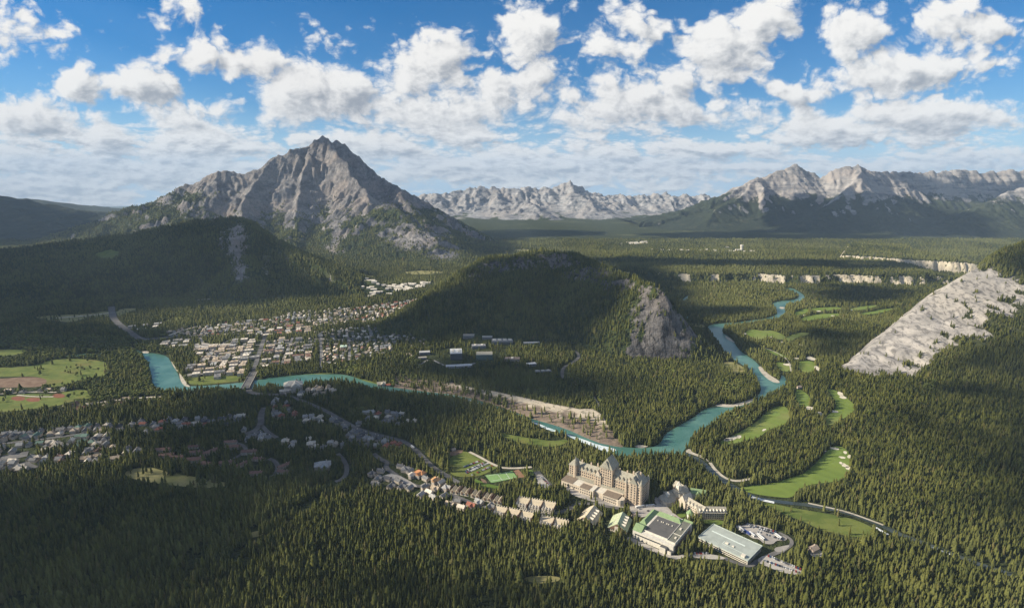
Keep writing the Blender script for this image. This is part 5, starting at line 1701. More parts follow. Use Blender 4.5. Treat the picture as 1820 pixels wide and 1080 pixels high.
CLU = [(661, 845, 'dark grey'), (677, 839, 'dark grey'), (671, 853, 'grey'), (689, 853, 'dark grey'), (712, 831, 'dark grey'), (719, 837, 'grey'), (729, 840, 'grey'), (733, 847, 'white'), (757, 853, 'grey'), (784, 860, 'pale grey'), (728, 870, 'grey'), (748, 882, 'pale grey'), (763, 877, 'white'), (708, 857, 'grey'), (774, 870, 'tan'), (714, 867, 'dark grey'), (789, 884, 'grey'), (770, 886, 'pale grey'), (695, 866, 'dark grey'), (800, 898, 'tan'), (820, 904, 'white'), (838, 900, 'red brown'), (852, 894, 'pale grey'), (870, 903, 'grey'), (792, 870, 'pale grey'), (668, 862, 'grey'), (756, 867, 'grey'), (812, 893, 'grey')]
ORD = ['first', 'second', 'third', 'fourth', 'fifth', 'sixth', 'seventh', 'eighth', 'ninth', 'tenth']
_n = {}
for x, y, c in CLU:
    USED.append((G(x, y)[0], G(x, y)[1], 12))
    _n[c] = _n.get(c, 0) + 1
    house(x, y, random.choice((-.5, 1.07)) + random.gauss(0, .15), np.array(PAL[c]) * random.uniform(.85, 1.1), '%s roofed villa in the cluster at the forest edge below the grass field' % c, 'villas at the forest edge, %s roofs' % c, random.choice([KITS[2], KITS[3], KITS[0]]), .95, name='villa')
house(747, 845, -.55, (.55, .25, .11), 'large bright orange roofed villa in the cluster at the forest edge', None, BIG, .85, name='villa')
house(775, 857, -.55, (.48, .28, .14), 'orange roofed villa with tan gables nearest the diagonal road', None, KITS[3], 1.1, name='villa')
clear_poly([G(*p) for p in [(655, 840), (700, 824), (735, 830), (790, 855), (800, 880), (760, 892), (690, 872), (655, 862)]], .12)
house(574, 833, .3, (.33, .32, .31), 'grey roofed hall alone in the dark wood beside the forest lane', None, BIG, 1.25, name='villa')
house(522, 692, .35, (.52, .48, .40), 'large cream museum hall on the river bank right of the bridge', None, BIG, 1.9, name='museum_hall')
house(508, 697, .35, (.48, .44, .38), 'low cream house left of the museum hall by the bridge', None, LONG, 1, name='museum_hall')
clear_poly([G(*p) for p in [(490, 686), (540, 682), (548, 698), (500, 702)]], .1)
house(678, 685, .3, (.50, .44, .34), 'tan house with red annex on the far river bank', None, KITS[2], 1.3)
house(690, 686, .3, (.42, .14, .08), 'small red roofed house on the far river bank', None, KITS[0], .8)

# ------------------------------------------------------------------ the town beyond the river
MAINA = frame(G(453, 652), G(470, 600))[1]


def small_house():
    out = []
    for (w, d, hw, hr, hp) in ((13, 9, 5, 3.2, 0), (11, 9.5, 5.5, 3.0, 1), (16, 10, 5, 3.4, 0)):
        b = MB().box(-w / 2, w / 2, -d / 2, d / 2, 0, hw)
        nb = len(b.f)
        (b.hip if hp else b.gable)(-w / 2 - .5, w / 2 + .5, -d / 2 - .6, d / 2 + .6, hw, hw + hr)
        me = b.mesh('town_house', M_wallO)
        me.materials.append(M_roofO)
        mi = np.zeros(len(me.polygons), np.int32)
        mi[nb:] = 1
        me.polygons.foreach_set('material_index', mi)
        out.append(me)
    return out


def shop_mesh():
    out = []
    for (w, d, h_) in ((22, 16, 7), (30, 14, 6), (18, 18, 8)):
        b = MB().box(-w / 2, w / 2, -d / 2, d / 2, 0, h_)
        b.box(-w / 2 - .2, w / 2 + .2, -d / 2 - .2, -d / 2 + .3, h_, h_ + .8)
        nb = len(b.f)
        b.box(-w / 2 + .1, w / 2 - .1, -d / 2 + .4, d / 2 - .1, h_ + .01, h_ + .5)
        b.box(-w * .2, -w * .05, -2, 1, h_ + .5, h_ + 2).box(w * .2, w * .3, 1, 3, h_ + .5, h_ + 1.6)
        me = b.mesh('shop_building', M_wallO)
        me.materials.append(M_roofO)
        mi = np.zeros(len(me.polygons), np.int32)
        mi[nb:] = 1
        me.polygons.foreach_set('material_index', mi)
        out.append(me)
    return out


TH, SH = small_house(), shop_mesh()


def town(poly, n, pals, meshes, name, cat, where, group, gap, dens, rz=MAINA, zscale=1.0):
    w = np.array([G(*p) for p in poly])
    lo, hi = w[:, :2].min(0), w[:, :2].max(0)
    clear_poly(w, dens)
    got, tries = 0, 0
    c, s = math.cos(rz), math.sin(rz)
    while got < n and tries < n * 80:
        tries += 1
        x, y = random.uniform(lo[0], hi[0]), random.uniform(lo[1], hi[1])
        # rows along the streets
        u, v = c * x + s * y, -s * x + c * y
        v = round(v / (gap * 1.25)) * gap * 1.25 + random.gauss(0, 1.2)
        x, y = c * u - s * v, s * u + c * v
        if not inside(w, np.array([x]), np.array([y]))[0]:
            continue
        if any((x - a_) ** 2 + (y - b_) ** 2 < (g * .5 + gap * .5) ** 2 for a_, b_, g in USED if abs(x - a_) < 60):
            continue
        i, j = int((y - OY0) / OC), int((x - OX0) / OC)
        if occ[i, j] == 0.0:
            continue
        USED.append((x, y, gap))
        p_ = random.choice(pals)
        place(random.choice(meshes), name, x, y, rz + random.choice((0, math.pi / 2)) + random.gauss(0, .05), '%s roofed %s %s' % (p_, cat, where), cat, group + ', ' + p_ + ' roofs', np.array(PAL[p_]) * random.uniform(.8, 1.2), (random.uniform(.85, 1.15), random.uniform(.85, 1.15), random.uniform(.9, 1.2)))
        clear_disc(x, y - 3, gap * .55)
        clear_disc(x, y - 12, gap * .4)
        got += 1


town([(428, 606), (444, 604), (464, 602), (450, 648), (438, 656), (424, 652)], 14, ['white', 'tan', 'pale grey'], SH, 'shop_building', 'shop', 'in the bright block along the left of the main street', 'main street shops, left block', 20, .12)
town([(474, 606), (520, 600), (560, 604), (560, 640), (500, 652), (462, 656)], 26, ['white', 'tan', 'pale grey', 'grey', 'brown'], SH, 'shop_building', 'shop', 'in the blocks right of the main street', 'shops right of the main street', 22, .3)
town([(350, 622), (390, 612), (424, 606), (420, 650), (396, 660), (360, 640)], 26, ['white', 'pale grey', 'grey', 'tan'], SH, 'shop_building', 'shop', 'in the blocks between the river bend and the main street', 'shops left of the main street', 22, .4)
town([(335, 650), (430, 652), (436, 668), (380, 672), (335, 670)], 14, ['white', 'grey', 'tan'], SH, 'shop_building', 'shop', 'along the river bank left of the bridge', 'buildings left of the bridge', 22, .35)
town([(440, 596), (480, 588), (540, 578), (560, 590), (500, 598)], 20, ['white', 'tan', 'red brown', 'pale grey'], SH, 'shop_building', 'shop', 'at the top of the main street', 'shops at the top of the main street', 24, .35)
town([(275, 612), (300, 606), (350, 606), (345, 618), (300, 620)], 8, ['white', 'pale grey'], SH, 'shop_building', 'shop', 'in the row right of the highway end', 'buildings by the highway end', 24, .3)
town([(232, 583), (290, 573), (300, 577), (250, 590)], 5, ['white', 'pale grey'], SH, 'shop_building', 'shop', 'alone in the wood right of the highway', 'halls right of the highway', 30, .5)
town([(290, 590), (360, 580), (440, 572), (520, 560), (540, 575), (470, 588), (400, 598), (320, 602)], 75, ['white', 'tan', 'pale grey', 'grey', 'red brown'], TH, 'town_house', 'house', 'in the streets behind the main street', 'houses behind the main street', 15, .42)
town([(500, 560), (560, 553), (620, 547), (640, 556), (640, 570), (560, 582), (520, 576)], 60, ['white', 'tan', 'pale grey', 'grey'], TH, 'town_house', 'house', 'in the far sunlit streets of the town', 'houses of the far sunlit streets', 15, .42)
town([(620, 552), (690, 540), (742, 533), (746, 540), (700, 560), (660, 575), (630, 575)], 60, ['white', 'tan', 'pale grey', 'red brown'], TH, 'town_house', 'house', 'in the streets at the foot of the wooded mountain', 'houses at the foot of the wooded mountain', 15, .3)
town([(560, 592), (640, 582), (720, 580), (740, 595), (700, 612), (620, 612), (562, 610)], 50, ['grey', 'pale grey', 'dark grey', 'white'], TH, 'town_house', 'house', 'in the shaded tree lined streets right of the main street', 'houses of the shaded streets', 16, .5)
town([(564, 614), (620, 614), (690, 614), (710, 625), (640, 640), (590, 652), (564, 648)], 45, ['white', 'pale grey', 'tan', 'brown'], TH, 'town_house', 'house', 'among tall trees above the river right of the bridge', 'houses above the river right of the bridge', 16, .5)
place(SH[2], 'shop_building', *G(611, 621)[:2], MAINA, 'pale mint green block standing out among the tree lined streets', 'shop', None, (.50, .62, .50), (1.2, 1.1, 1.4))

# the strip of the far trading estate and far settlements, too small and many to count
def specks(name, polys, n, label, zf=None):
    b = MB()
    r = random.Random(5)
    for poly in polys:
        w = np.array([G(*p) for p in poly])
        lo, hi = w[:, :2].min(0), w[:, :2].max(0)
        c = 0
        for _ in range(n * 30):
            x, y = r.uniform(lo[0], hi[0]), r.uniform(lo[1], hi[1])
            if not inside(w, np.array([x]), np.array([y]))[0]:
                continue
            z = float(ground_z(np.array([x]), np.array([y]))[0])
            q, d, h_ = r.uniform(5, 14), r.uniform(5, 9), r.uniform(4, 7)
            b.box(x - q, x + q, y - d, y + d, z - 1, z + h_).gable(x - q - .4, x + q + .4, y - d - .4, y + d + .4, z + h_ + .01, z + h_ + 3)
            clear_disc(x, y - 8, 20)
            c += 1
            if c >= n:
                break
    o = b.build(name, M_trim)
    o['kind'] = 'stuff'
    o['label'] = label


specks('distant_houses', [[(640, 520), (660, 511), (720, 505), (770, 501), (778, 506), (740, 514), (690, 524), (655, 528)]], 90, 'bright strip of trading estate beyond the town')
clear_poly([G(*p) for p in [(640, 520), (660, 511), (720, 505), (770, 501), (778, 506), (740, 514), (690, 524), (655, 528)]], .12)
def town_rest(polys, n):
    b = MB()
    r = random.Random(9)
    got = 0
    walls = []
    for poly, cnt in zip(polys, n):
        w = np.array([G(*p) for p in poly])
        lo, hi = w[:, :2].min(0), w[:, :2].max(0)
        c = 0
        for _ in range(cnt * 60):
            x, y = r.uniform(lo[0], hi[0]), r.uniform(lo[1], hi[1])
            if not inside(w, np.array([x]), np.array([y]))[0] or any(abs(x - u) < 9.5 and abs(y - v) < 9.5 for u, v, g in USED):
                continue
            if occ[int((y - OY0) / OC), int((x - OX0) / OC)] == 0.0 and r.random() < .6:
                continue
            USED.append((x, y, 11))
            a_ = MAINA + r.choice((0, math.pi / 2))
            ca, sa = math.cos(a_), math.sin(a_)
            q, d, h_ = r.uniform(4, 6.5), r.uniform(3.5, 4.6), r.uniform(4, 6)
            n0 = len(b.v)
            b.gable(-q - .4, q + .4, -d - .4, d + .4, h_, h_ + 2.8)
            b.box(-q, q, -d, d, 0, h_ - .01)
            b.v[n0:] = [(x + ca * vx - sa * vy, y + sa * vx + ca * vy, vz) for vx, vy, vz in b.v[n0:]]
            clear_disc(x, y - 4, 6)
            c += 1
            if c >= cnt:
                break
    o = b.build('town_houses_beyond', plain('mixed_tan_house', (.40, .34, .27), var=.45, scale=.03))
    o['kind'] = 'stuff'
    o['label'] = 'many tiny tan and grey houses filling the tree lined streets of the town'


town_rest([[(290, 590), (360, 580), (440, 572), (520, 560), (540, 575), (470, 588), (400, 598), (320, 602)], [(500, 560), (560, 553), (640, 547), (742, 533), (746, 540), (700, 560), (640, 572), (560, 582)], [(560, 592), (640, 582), (720, 580), (740, 595), (700, 612), (620, 640), (570, 650)], [(345, 622), (424, 606), (420, 655), (350, 655)], [(474, 606), (560, 604), (560, 640), (462, 656)], [(730, 590), (760, 600), (740, 640), (700, 640)]], [70, 110, 80, 40, 30, 14])
specks('distant_settlement', [[(1155, 452), (1260, 453), (1345, 454), (1345, 457), (1240, 457), (1155, 455)], [(1100, 432), (1150, 430), (1150, 433), (1100, 435)]], 22, 'faint pale buildings of settlements far across the plain')
tw_b = G(1317, 456)
zt = float(ground_z(np.array([tw_b[0]]), np.array([tw_b[1]]))[0])
ck = thing('works_tower', 'lone white tower of the distant works on the plain', 'tower', (tw_b[0], tw_b[1], zt))
MB().drum(0, 0, 9, 0, 34, 12).build('shaft', M_white, ck)
MB().drum(0, 0, 11, 34, 46, 12).build('head', M_white, ck)
MB().box(-40, -12, -8, 8, 0, 12).gable(-41, -11, -9, 9, 12, 17).build('hall', M_white, ck)
clear_disc(tw_b[0], tw_b[1] - 30, 50)
sheet('quarry', [[(1285, 440), (1296, 438), (1302, 446), (1318, 452), (1305, 453), (1292, 446)]], 0.9, M_gravel)

# ------------------------------------------------------------------ campus at the foot of the wooded mountain
def campus(px, py, wpx, dm, h_, rz, label, roofcol, frontcol=None, extras=0):
    c = G(px, py)
    z = float(ground_z(np.array([c[0]]), np.array([c[1]]))[0])
    s = project(c[0], c[1], 0)[2] / FPX
    w = wpx * s * 1.1
    h_ = h_ * 1.3
    dm = dm * 1.4
    t = thing('campus_building', label, 'building', (c[0], c[1], z - 1), rz)
    wl = MB().box(-w / 2, w / 2, 0, dm, 0, h_).build('wall', plain('campus_wall_%d' % int(100 * (frontcol or (.3, .3, .3))[0]), frontcol or (.30, .29, .28)), t)
    MB().box(-w / 2 - .3, w / 2 + .3, -.3, dm + .3, h_ + .01, h_ + .8).build('roof', plain('campus_roof_%d' % int(100 * roofcol[0] + roofcol[1] * 10), roofcol), t)
    for j in range(max(1, int(h_ / 4))):
        MB().box(-w / 2 + .8, w / 2 - .8, -.15, .02, 1.2 + 3.8 * j, 2.8 + 3.8 * j).build('window_band', M_glass, wl)
    for e in range(extras):
        x = -w / 2 + (e + .5) * w / extras
        MB().box(x - w * .08, x + w * .08, dm * .2, dm * .8, h_ + .81, h_ + 2.2).build('skylight', M_white, t)
    clear_box(c, rz, -w / 2, w / 2, -22, dm, 4)


campus(811, 640, 19, 34, 16, .12, 'tall dark walled campus block with bright white stepped roof', (.62, .62, .6), (.13, .13, .135), 2)
campus(816, 655, 42, 12, 6, .15, 'long low campus block with white roof, nearest the river', (.56, .55, .53), None)
campus(861, 640, 26, 22, 13, .05, 'campus block with flat beige roof and green glass front', (.34, .32, .26), (.20, .27, .22))
campus(833, 604, 18, 12, 9, 0, 'square beige campus block at the back of the clearing', (.36, .33, .28), None)
campus(893, 612, 34, 22, 9, .06, 'wide grey campus block with long roof ridges, back right', (.24, .24, .25), None, 4)
campus(851, 620, 22, 14, 8, .1, 'grey campus block between the beige block and the green fronted block', (.25, .25, .26), None, 2)
campus(866, 607, 16, 10, 7, 0, 'small pale campus block beside the wide grey one', (.40, .39, .37), None)
campus(945, 613, 26, 9, 6, .1, 'low white campus building alone at the right', (.60, .58, .55), None)
campus(910, 643, 24, 14, 7, -.1, 'brown roofed campus hall in the trees', (.17, .14, .125), None, 1)
campus(946, 652, 15, 10, 7, .3, 'white roofed hut on the right of the campus', (.62, .60, .57), None)
campus(965, 662, 28, 8, 3.5, .15, 'cluster of low grey huts right of the campus', (.33, .32, .31), None, 3)
campus(755, 631, 17, 12, 7, .2, 'grey campus house left of the ring road, upper', (.40, .40, .39), None)
campus(751, 639, 13, 8, 5, .2, 'small grey campus house left of the ring road, lower', (.36, .36, .35), None)
clear_poly([G(*p) for p in [(745, 628), (800, 618), (830, 600), (915, 603), (920, 618), (880, 645), (840, 660), (790, 655), (750, 645)]], .22)

# ------------------------------------------------------------------ the bridge
a, rz, L = frame(G(436, 692), G(451, 664))
br = thing('road_bridge', 'pale stone road bridge crossing the turquoise river to the town', 'bridge', tuple(a), rz)
MB().box(-4, L + 4, -9, 9, 3.2, 4.4).build('deck', M_asph, br)
for y in (-9.6, 9.0):
    MB().box(-4, L + 4, y, y + .6, 3.2, 5.6).build('parapet', M_stone2, br)
for i in range(4):
    x = L * (.08 + .28 * i)
    MB().box(x - 2, x + 2, -8.4, 8.4, -1, 3.2).build('pier', M_stone2, br)
clear_box(a, rz, -14, L + 8, -10, 10, 2)

# ------------------------------------------------------------------ vehicles
def car_mesh():
    b = MB()
    b.add([(-2.2, -.9, .35), (2.2, -.9, .35), (2.2, .9, .35), (-2.2, .9, .35), (-2.2, -.88, .95), (2.15, -.85, .85), (2.15, .85, .85), (-2.2, .88, .95)], [(0, 3, 2, 1), (4, 5, 6, 7), (0, 1, 5, 4), (1, 2, 6, 5), (2, 3, 7, 6), (3, 0, 4, 7)])
    n1 = len(b.f)
    b.add([(-1.6, -.8, .94), (1.0, -.8, .9), (1.0, .8, .9), (-1.6, .8, .94), (-1.2, -.66, 1.5), (.35, -.66, 1.5), (.35, .66, 1.5), (-1.2, .66, 1.5)], [(0, 1, 5, 4), (1, 2, 6, 5), (2, 3, 7, 6), (3, 0, 4, 7)])
    n2 = len(b.f)
    b.add([(-1.2, -.66, 1.5), (.35, -.66, 1.5), (.35, .66, 1.5), (-1.2, .66, 1.5)], [(0, 1, 2, 3)])
    n3 = len(b.f)
    for x in (-1.35, 1.35):
        for y in (-.92, .74):
            vs = [(x + .34 * math.cos(q * math.pi / 4), yy, .34 + .34 * math.sin(q * math.pi / 4)) for yy in (y, y + .18) for q in range(8)]
            b.add(vs, [(i, (i + 1) % 8, 8 + (i + 1) % 8, 8 + i) for i in range(8)] + [tuple(range(7, -1, -1)), tuple(range(8, 16))])
    me = b.mesh('car', M_paint)
    me.materials.append(M_glass)
    me.materials.append(M_tyre)
    mi = np.zeros(len(me.polygons), np.int32)
    mi[n1:n2] = 1
    mi[n3:] = 2
    me.polygons.foreach_set('material_index', mi)
    return me


CAR = car_mesh()
CARC = {'white': (.75, .75, .74), 'silver': (.42, .43, .45), 'black': (.03, .03, .035), 'blue': (.05, .09, .20), 'red': (.32, .04, .03), 'grey': (.17, .17, .18)}


def cars(p0, p1, n, rz, where, group, skip=.1, z=0.9):
    a, b = G(*p0), G(*p1)
    for i in range(n):
        if random.random() < skip:
            continue
        k_ = (i + .5) / n
        x, y = a[0] * (1 - k_) + b[0] * k_, a[1] * (1 - k_) + b[1] * k_
        c = random.choice(['white', 'white', 'silver', 'silver', 'black', 'blue', 'red', 'grey', 'black'])
        place(CAR, 'parked_car', x, y, rz + random.gauss(0, .05) + random.choice((0, math.pi)), '%s car parked %s' % (c, where), 'car', group + ', ' + c, CARC[c], z=z)
        clear_disc(x, y - 4, 6)


ra = frame(G(819, 832), G(852, 819))[1] + math.pi / 2
cars((819.5, 832), (852, 819.5), 15, ra, 'in the upper left row on the grass field', 'cars in upper row on grass', z=.5)
cars((825, 838.5), (864, 821), 19, ra, 'in the double middle row on the grass field', 'cars in middle row on grass', z=.5)
cars((828, 841), (868, 823.5), 19, ra, 'in the double middle row on the grass field', 'cars in middle row on grass', z=.5)
cars((838, 845), (878, 826.5), 17, ra, 'in the lower right row on the grass field', 'cars in lower row on grass', .2, z=.5)
rb_ = frame(G(1223, 985), G(1286, 990))[1] + math.pi / 2
cars((1225, 984), (1262, 983.5), 13, rb_, 'in the arc below the parking deck', 'cars below the parking deck')
rc_ = frame(G(1350, 998), G(1420, 1020))[1] + math.pi / 2
cars((1364, 988), (1424, 1013), 17, rc_, 'in the upper row of the lot right of the parking deck', 'cars right of the deck, upper row')
cars((1356, 996), (1420, 1018), 18, rc_, 'in the lower row of the lot right of the parking deck', 'cars right of the deck, lower row')
rd_ = frame(G(1330, 933), G(1400, 955))[1] + math.pi / 2
cars((1326, 932), (1380, 946), 14, rd_, 'at the back edge of the bus lot', 'cars at the back of the bus lot')
cars((1332, 936), (1386, 952), 14, rd_, 'in the upper middle of the bus lot', 'cars in the upper middle of the bus lot', .15)
cars((1345, 945), (1392, 960), 12, rd_, 'in the middle of the bus lot', 'cars in the middle of the bus lot', .25)
re_ = frame(G(955, 848), G(972, 864))[1]
cars((960, 846), (976, 862), 10, re_ + 1.2, 'in the small lot left of the castle hotel', 'cars left of the castle hotel')
cars((1120, 902), (1170, 912), 7, .3, 'on the forecourt of the castle hotel', 'cars on the forecourt', .3)
cars((1190, 916), (1215, 926), 4, .9, 'on the forecourt beside the orange kiosk', 'cars beside the kiosk', .1)


def bus(px, py, qx, qy, label, col):
    a, b = G(px, py), G(qx, qy)
    o, rz, L = frame(a, b)
    L = min(max(L, 11), 15)
    t = thing('coach', label, 'coach', (o[0], o[1], .9), rz)
    body = MB().box(0, L, -1.3, 1.3, .45, 3.3).build('body', plain('coach_%s' % col, {'white': (.74, .74, .72), 'blue': (.05, .08, .28)}[col], rough=.4), t)
    MB().box(.4, L - .4, -1.36, -1.301, 1.7, 2.7).box(.4, L - .4, 1.301, 1.36, 1.7, 2.7).box(L + .001, L + .06, -1.1, 1.1, 1.5, 2.8).build('window', M_glass, body)
    for x in (2, L - 2.6):
        for y in (-1.32, 1.02):
            w = MB()
            vs = [(x + .5 * math.cos(q * math.pi / 4), yy, .5 + .5 * math.sin(q * math.pi / 4)) for yy in (y, y + .3) for q in range(8)]
            w.add(vs, [(i, (i + 1) % 8, 8 + (i + 1) % 8, 8 + i) for i in range(8)] + [tuple(range(7, -1, -1)), tuple(range(8, 16))])
            w.build('wheel', M_tyre, t)
    clear_disc(o[0] + L / 2 * math.cos(rz), o[1] + L / 2 * math.sin(rz) - 4, 11)


bus(1312, 938, 1322, 946, 'white coach, leftmost in the lot behind the parking deck', 'white')
bus(1322, 944, 1332, 951, 'dark blue coach beside the leftmost white coach', 'blue')
bus(1331, 947, 1341, 955, 'white coach in the middle of the lot behind the parking deck', 'white')
bus(1346, 951, 1358, 961, 'white coach, rightmost of the lot behind the parking deck', 'white')
bus(1378, 951, 1386, 957, 'white coach near the right end of the lot', 'white')
bus(1130, 903, 1145, 901, 'white coach, left of two in front of the castle hotel', 'white')
bus(1148, 901, 1163, 900, 'white coach, right of two in front of the castle hotel', 'white')
bus(731, 794, 735, 797, 'white coach on the diagonal road', 'white')
# small huts
for x, y, l, sc in ((1445, 979, 'low brown roofed shed at the right end of the car lots', 1.0), (1420, 690, 'pale hut of the golf course beside the fairways', .9), (806, 800, 'small white shed at the top of the grass field', .6), (1128, 918, 'small tan gatehouse left of the forecourt', .6)):
    house(x, y, .5, (.42, .33, .26), l, None, KITS[0], sc, name='shed')

# ------------------------------------------------------------------ the woods
def conifer(seed, layers, seg, full=1.0):
    """crown of unit height, narrow, ragged skirts of branches; returns vertices, quads as triangles"""
    r = np.random.default_rng(seed)
    v, f = [], []
    z0 = 0.12
    for i in range(layers):
        k = i / (layers - 1)
        zb = z0 + (0.97 - z0) * k * 0.93
        R = 0.155 * full * (1 - k) ** 0.62 * (0.72 + 0.42 * math.sin(min(1, k * 2.2 + .25) * math.pi / 2)) + 0.012
        zt = min(1.0, zb + (0.97 - z0) / layers * 2.1)
        base = len(v)
        ph = r.uniform(0, 6.28)
        ox, oy = r.normal(0, .008, 2)
        for s in range(seg):
            a = ph + 2 * math.pi * s / seg
            q = R * (1.18 if s % 2 else 0.62) * r.uniform(.72, 1.22)
            v.append((ox + q * math.cos(a), oy + q * math.sin(a), zb - (0.03 if s % 2 else -0.012) + r.uniform(-.012, .012)))
        v.append((ox * .5, oy * .5, zt))
        for s in range(seg):
            f.append((base + s, base + (s + 1) % seg, base + seg))
    return np.array(v), np.array(f)


def leaf_mat(name, a, b_, c_, sat=1.0):
    m, t, b = new_mat(name, 0.9, 0.12)
    oi = t.n('ShaderNodeObjectInfo')
    P = t.n('ShaderNodeNewGeometry').outputs['Position']
    c = t.mix(oi.outputs['Random'], a, b_)
    c = t.mix(t.sstep(t.noise(P, 0.011, 4, 0.6), 0.50, 0.68, 0, .7), c, c_)
    c = t.mix(t.sstep(t.noise(P, 0.035, 3, 0.65), 0.50, 0.66, 0, .55), c, tuple(x * .6 for x in a))
    c = t.mix(t.sstep(t.noise(P, 0.0014, 3, 0.6), 0.47, 0.60, 0, .6), c, (0.15, 0.155, 0.05))
    rr = t.m('FRACT', t.m('MULTIPLY', oi.outputs['Random'], 37.7))
    c = t.mix(t.sstep(rr, .93, .98, 0, .6), c, (0.13, 0.105, 0.045))
    t.put(b.inputs['Base Color'], c)
    return m


M_leaf = leaf_mat('conifer_needles', (0.032, 0.042, 0.012), (0.112, 0.116, 0.027), (0.140, 0.140, 0.036))
M_trunk = plain('trunk_bark', (0.13, 0.10, 0.075))
tree_kinds = bpy.data.collections.new('tree_kinds')
CROWNS = []
for i in range(6):
    v, f = conifer(i, 7 if i < 4 else 6, 8, (1.0, .85, 1.12, .95, 1.7, .68)[i])
    # a bare lower trunk
    tr = 0.011
    tv_ = [(tr * math.cos(a), tr * math.sin(a), z) for z in (0, .3) for a in (0, 2.1, 4.2)]
    b0 = len(v)
    tf = [(b0, b0 + 1, b0 + 4), (b0, b0 + 4, b0 + 3), (b0 + 1, b0 + 2, b0 + 5), (b0 + 1, b0 + 5, b0 + 4), (b0 + 2, b0, b0 + 3), (b0 + 2, b0 + 3, b0 + 5)]
    me = mesh_from('conifer_%d' % i, np.concatenate([v, np.array(tv_)]), np.concatenate([f, np.array(tf)]))
    me.materials.append(M_leaf)
    me.materials.append(M_trunk)
    mi = np.zeros(len(me.polygons), np.int32)
    mi[len(f):] = 1
    me.polygons.foreach_set('material_index', mi)
    o = bpy.data.objects.new('conifer_%d' % i, me)
    tree_kinds.objects.link(o)


M_leaf2 = leaf_mat('broad_leaves', (0.060, 0.075, 0.018), (0.130, 0.145, 0.036), (0.15, 0.16, 0.045))
for i in range(2):
    r_ = np.random.default_rng(70 + i)
    v0, f0 = ico(1)
    vs_, fs_ = [], []
    for j in range(7):
        a_ = r_.uniform(0, 6.28)
        q_ = r_.uniform(.10, .19)
        c_ = np.array([.17 * math.cos(a_) * r_.uniform(.3, 1), .17 * math.sin(a_) * r_.uniform(.3, 1), r_.uniform(.38, .82)])
        fs_.append(f0 + len(vs_) * len(v0))
        vs_.append(v0 * q_ * (1 + .22 * r_.standard_normal((len(v0), 1))) + c_)
    v, f = np.concatenate(vs_), np.concatenate(fs_)
    tv_ = [(.02 * math.cos(a), .02 * math.sin(a), z) for z in (0, .4) for a in (0, 2.1, 4.2)]
    b0 = len(v)
    tf = [(b0, b0 + 1, b0 + 4), (b0, b0 + 4, b0 + 3), (b0 + 1, b0 + 2, b0 + 5), (b0 + 1, b0 + 5, b0 + 4), (b0 + 2, b0, b0 + 3), (b0 + 2, b0 + 3, b0 + 5)]
    me = mesh_from('poplar_%d' % i, np.concatenate([v, np.array(tv_)]), np.concatenate([f, np.array(tf)]))
    me.materials.append(M_leaf2)
    me.materials.append(M_trunk)
    mi = np.zeros(len(me.polygons), np.int32)
    mi[len(f):] = 1
    me.polygons.foreach_set('material_index', mi)
    tree_kinds.objects.link(bpy.data.objects.new('poplar_%d' % i, me))


def scatter(y0, y1, sp, margin=1.12):
    xm = 1.05 * margin * (y1 + 110) * 0.9
    nx, ny = int(2 * xm / sp), int((y1 - y0) / sp)
    X, Y = np.meshgrid(-xm + (np.arange(nx) + .5) * sp, y0 + (np.arange(ny) + .5) * sp)
    X = (X + rng.uniform(-.48, .48, X.shape) * sp).ravel()
    Y = (Y + rng.uniform(-.48, .48, Y.shape) * sp).ravel()
    Z = ground_z(X, Y)
    if y0 < 2200:
        ib = np.nonzero(inside(BANK_POLY, X, Y))[0]
        for i in ib:
            Z[i] = BANK[np.argmin((BANK[:, 0] - X[i]) ** 2 + (BANK[:, 1] - Y[i]) ** 2), 2] - .3
    px, py, f = project(X, Y, Z + 12)
    k = (px > -130) & (px < 1950) & (py < 1150) & (py > 330)
    X, Y, Z = X[k], Y[k], Z[k]
    xi = ((X - OX0) / OC).astype(int)
    yi = ((Y - OY0) / OC).astype(int)
    ok = (xi >= 0) & (yi >= 0) & (xi < occ.shape[1]) & (yi < occ.shape[0])
    d = np.ones(X.shape)
    d[ok] = occ[yi[ok], xi[ok]]
    # thinner on bare rock, uneven everywhere
    for L, vg in ((tunnel, tv), (rundle, rv), (hill, hv), (cascade, cv)):
        a = L.at(X, Y)
        v = L.at(X, Y, vg, 1.0)
        d = np.where((a > 0) & (a >= Z - .5), d * np.clip(v * 1.15 - 0.08, 0.006 if L is rundle else 0.02, 1), d)
    for L, vg in ((bench1, b1v), (bench2, b2v)):
        a = L.at(X, Y)
        d = np.where((a > 0.5) & (a >= Z - .5), d * np.clip(L.at(X, Y, vg, 1.0), 0.08, 1), d)
    if y0 < 2200:
        d = np.where(inside(BANK_TREES, X, Y), np.maximum(d, .28), d)
    gap = fbm(X / 90, Y / 90, 401, 4)
    d = d * np.where(gap < -0.40, 0.25, 1.0) * 0.97
    k = rng.random(X.shape) < d
    return X[k], Y[k], Z[k], np.full(k.sum(), sp)


TREES = None


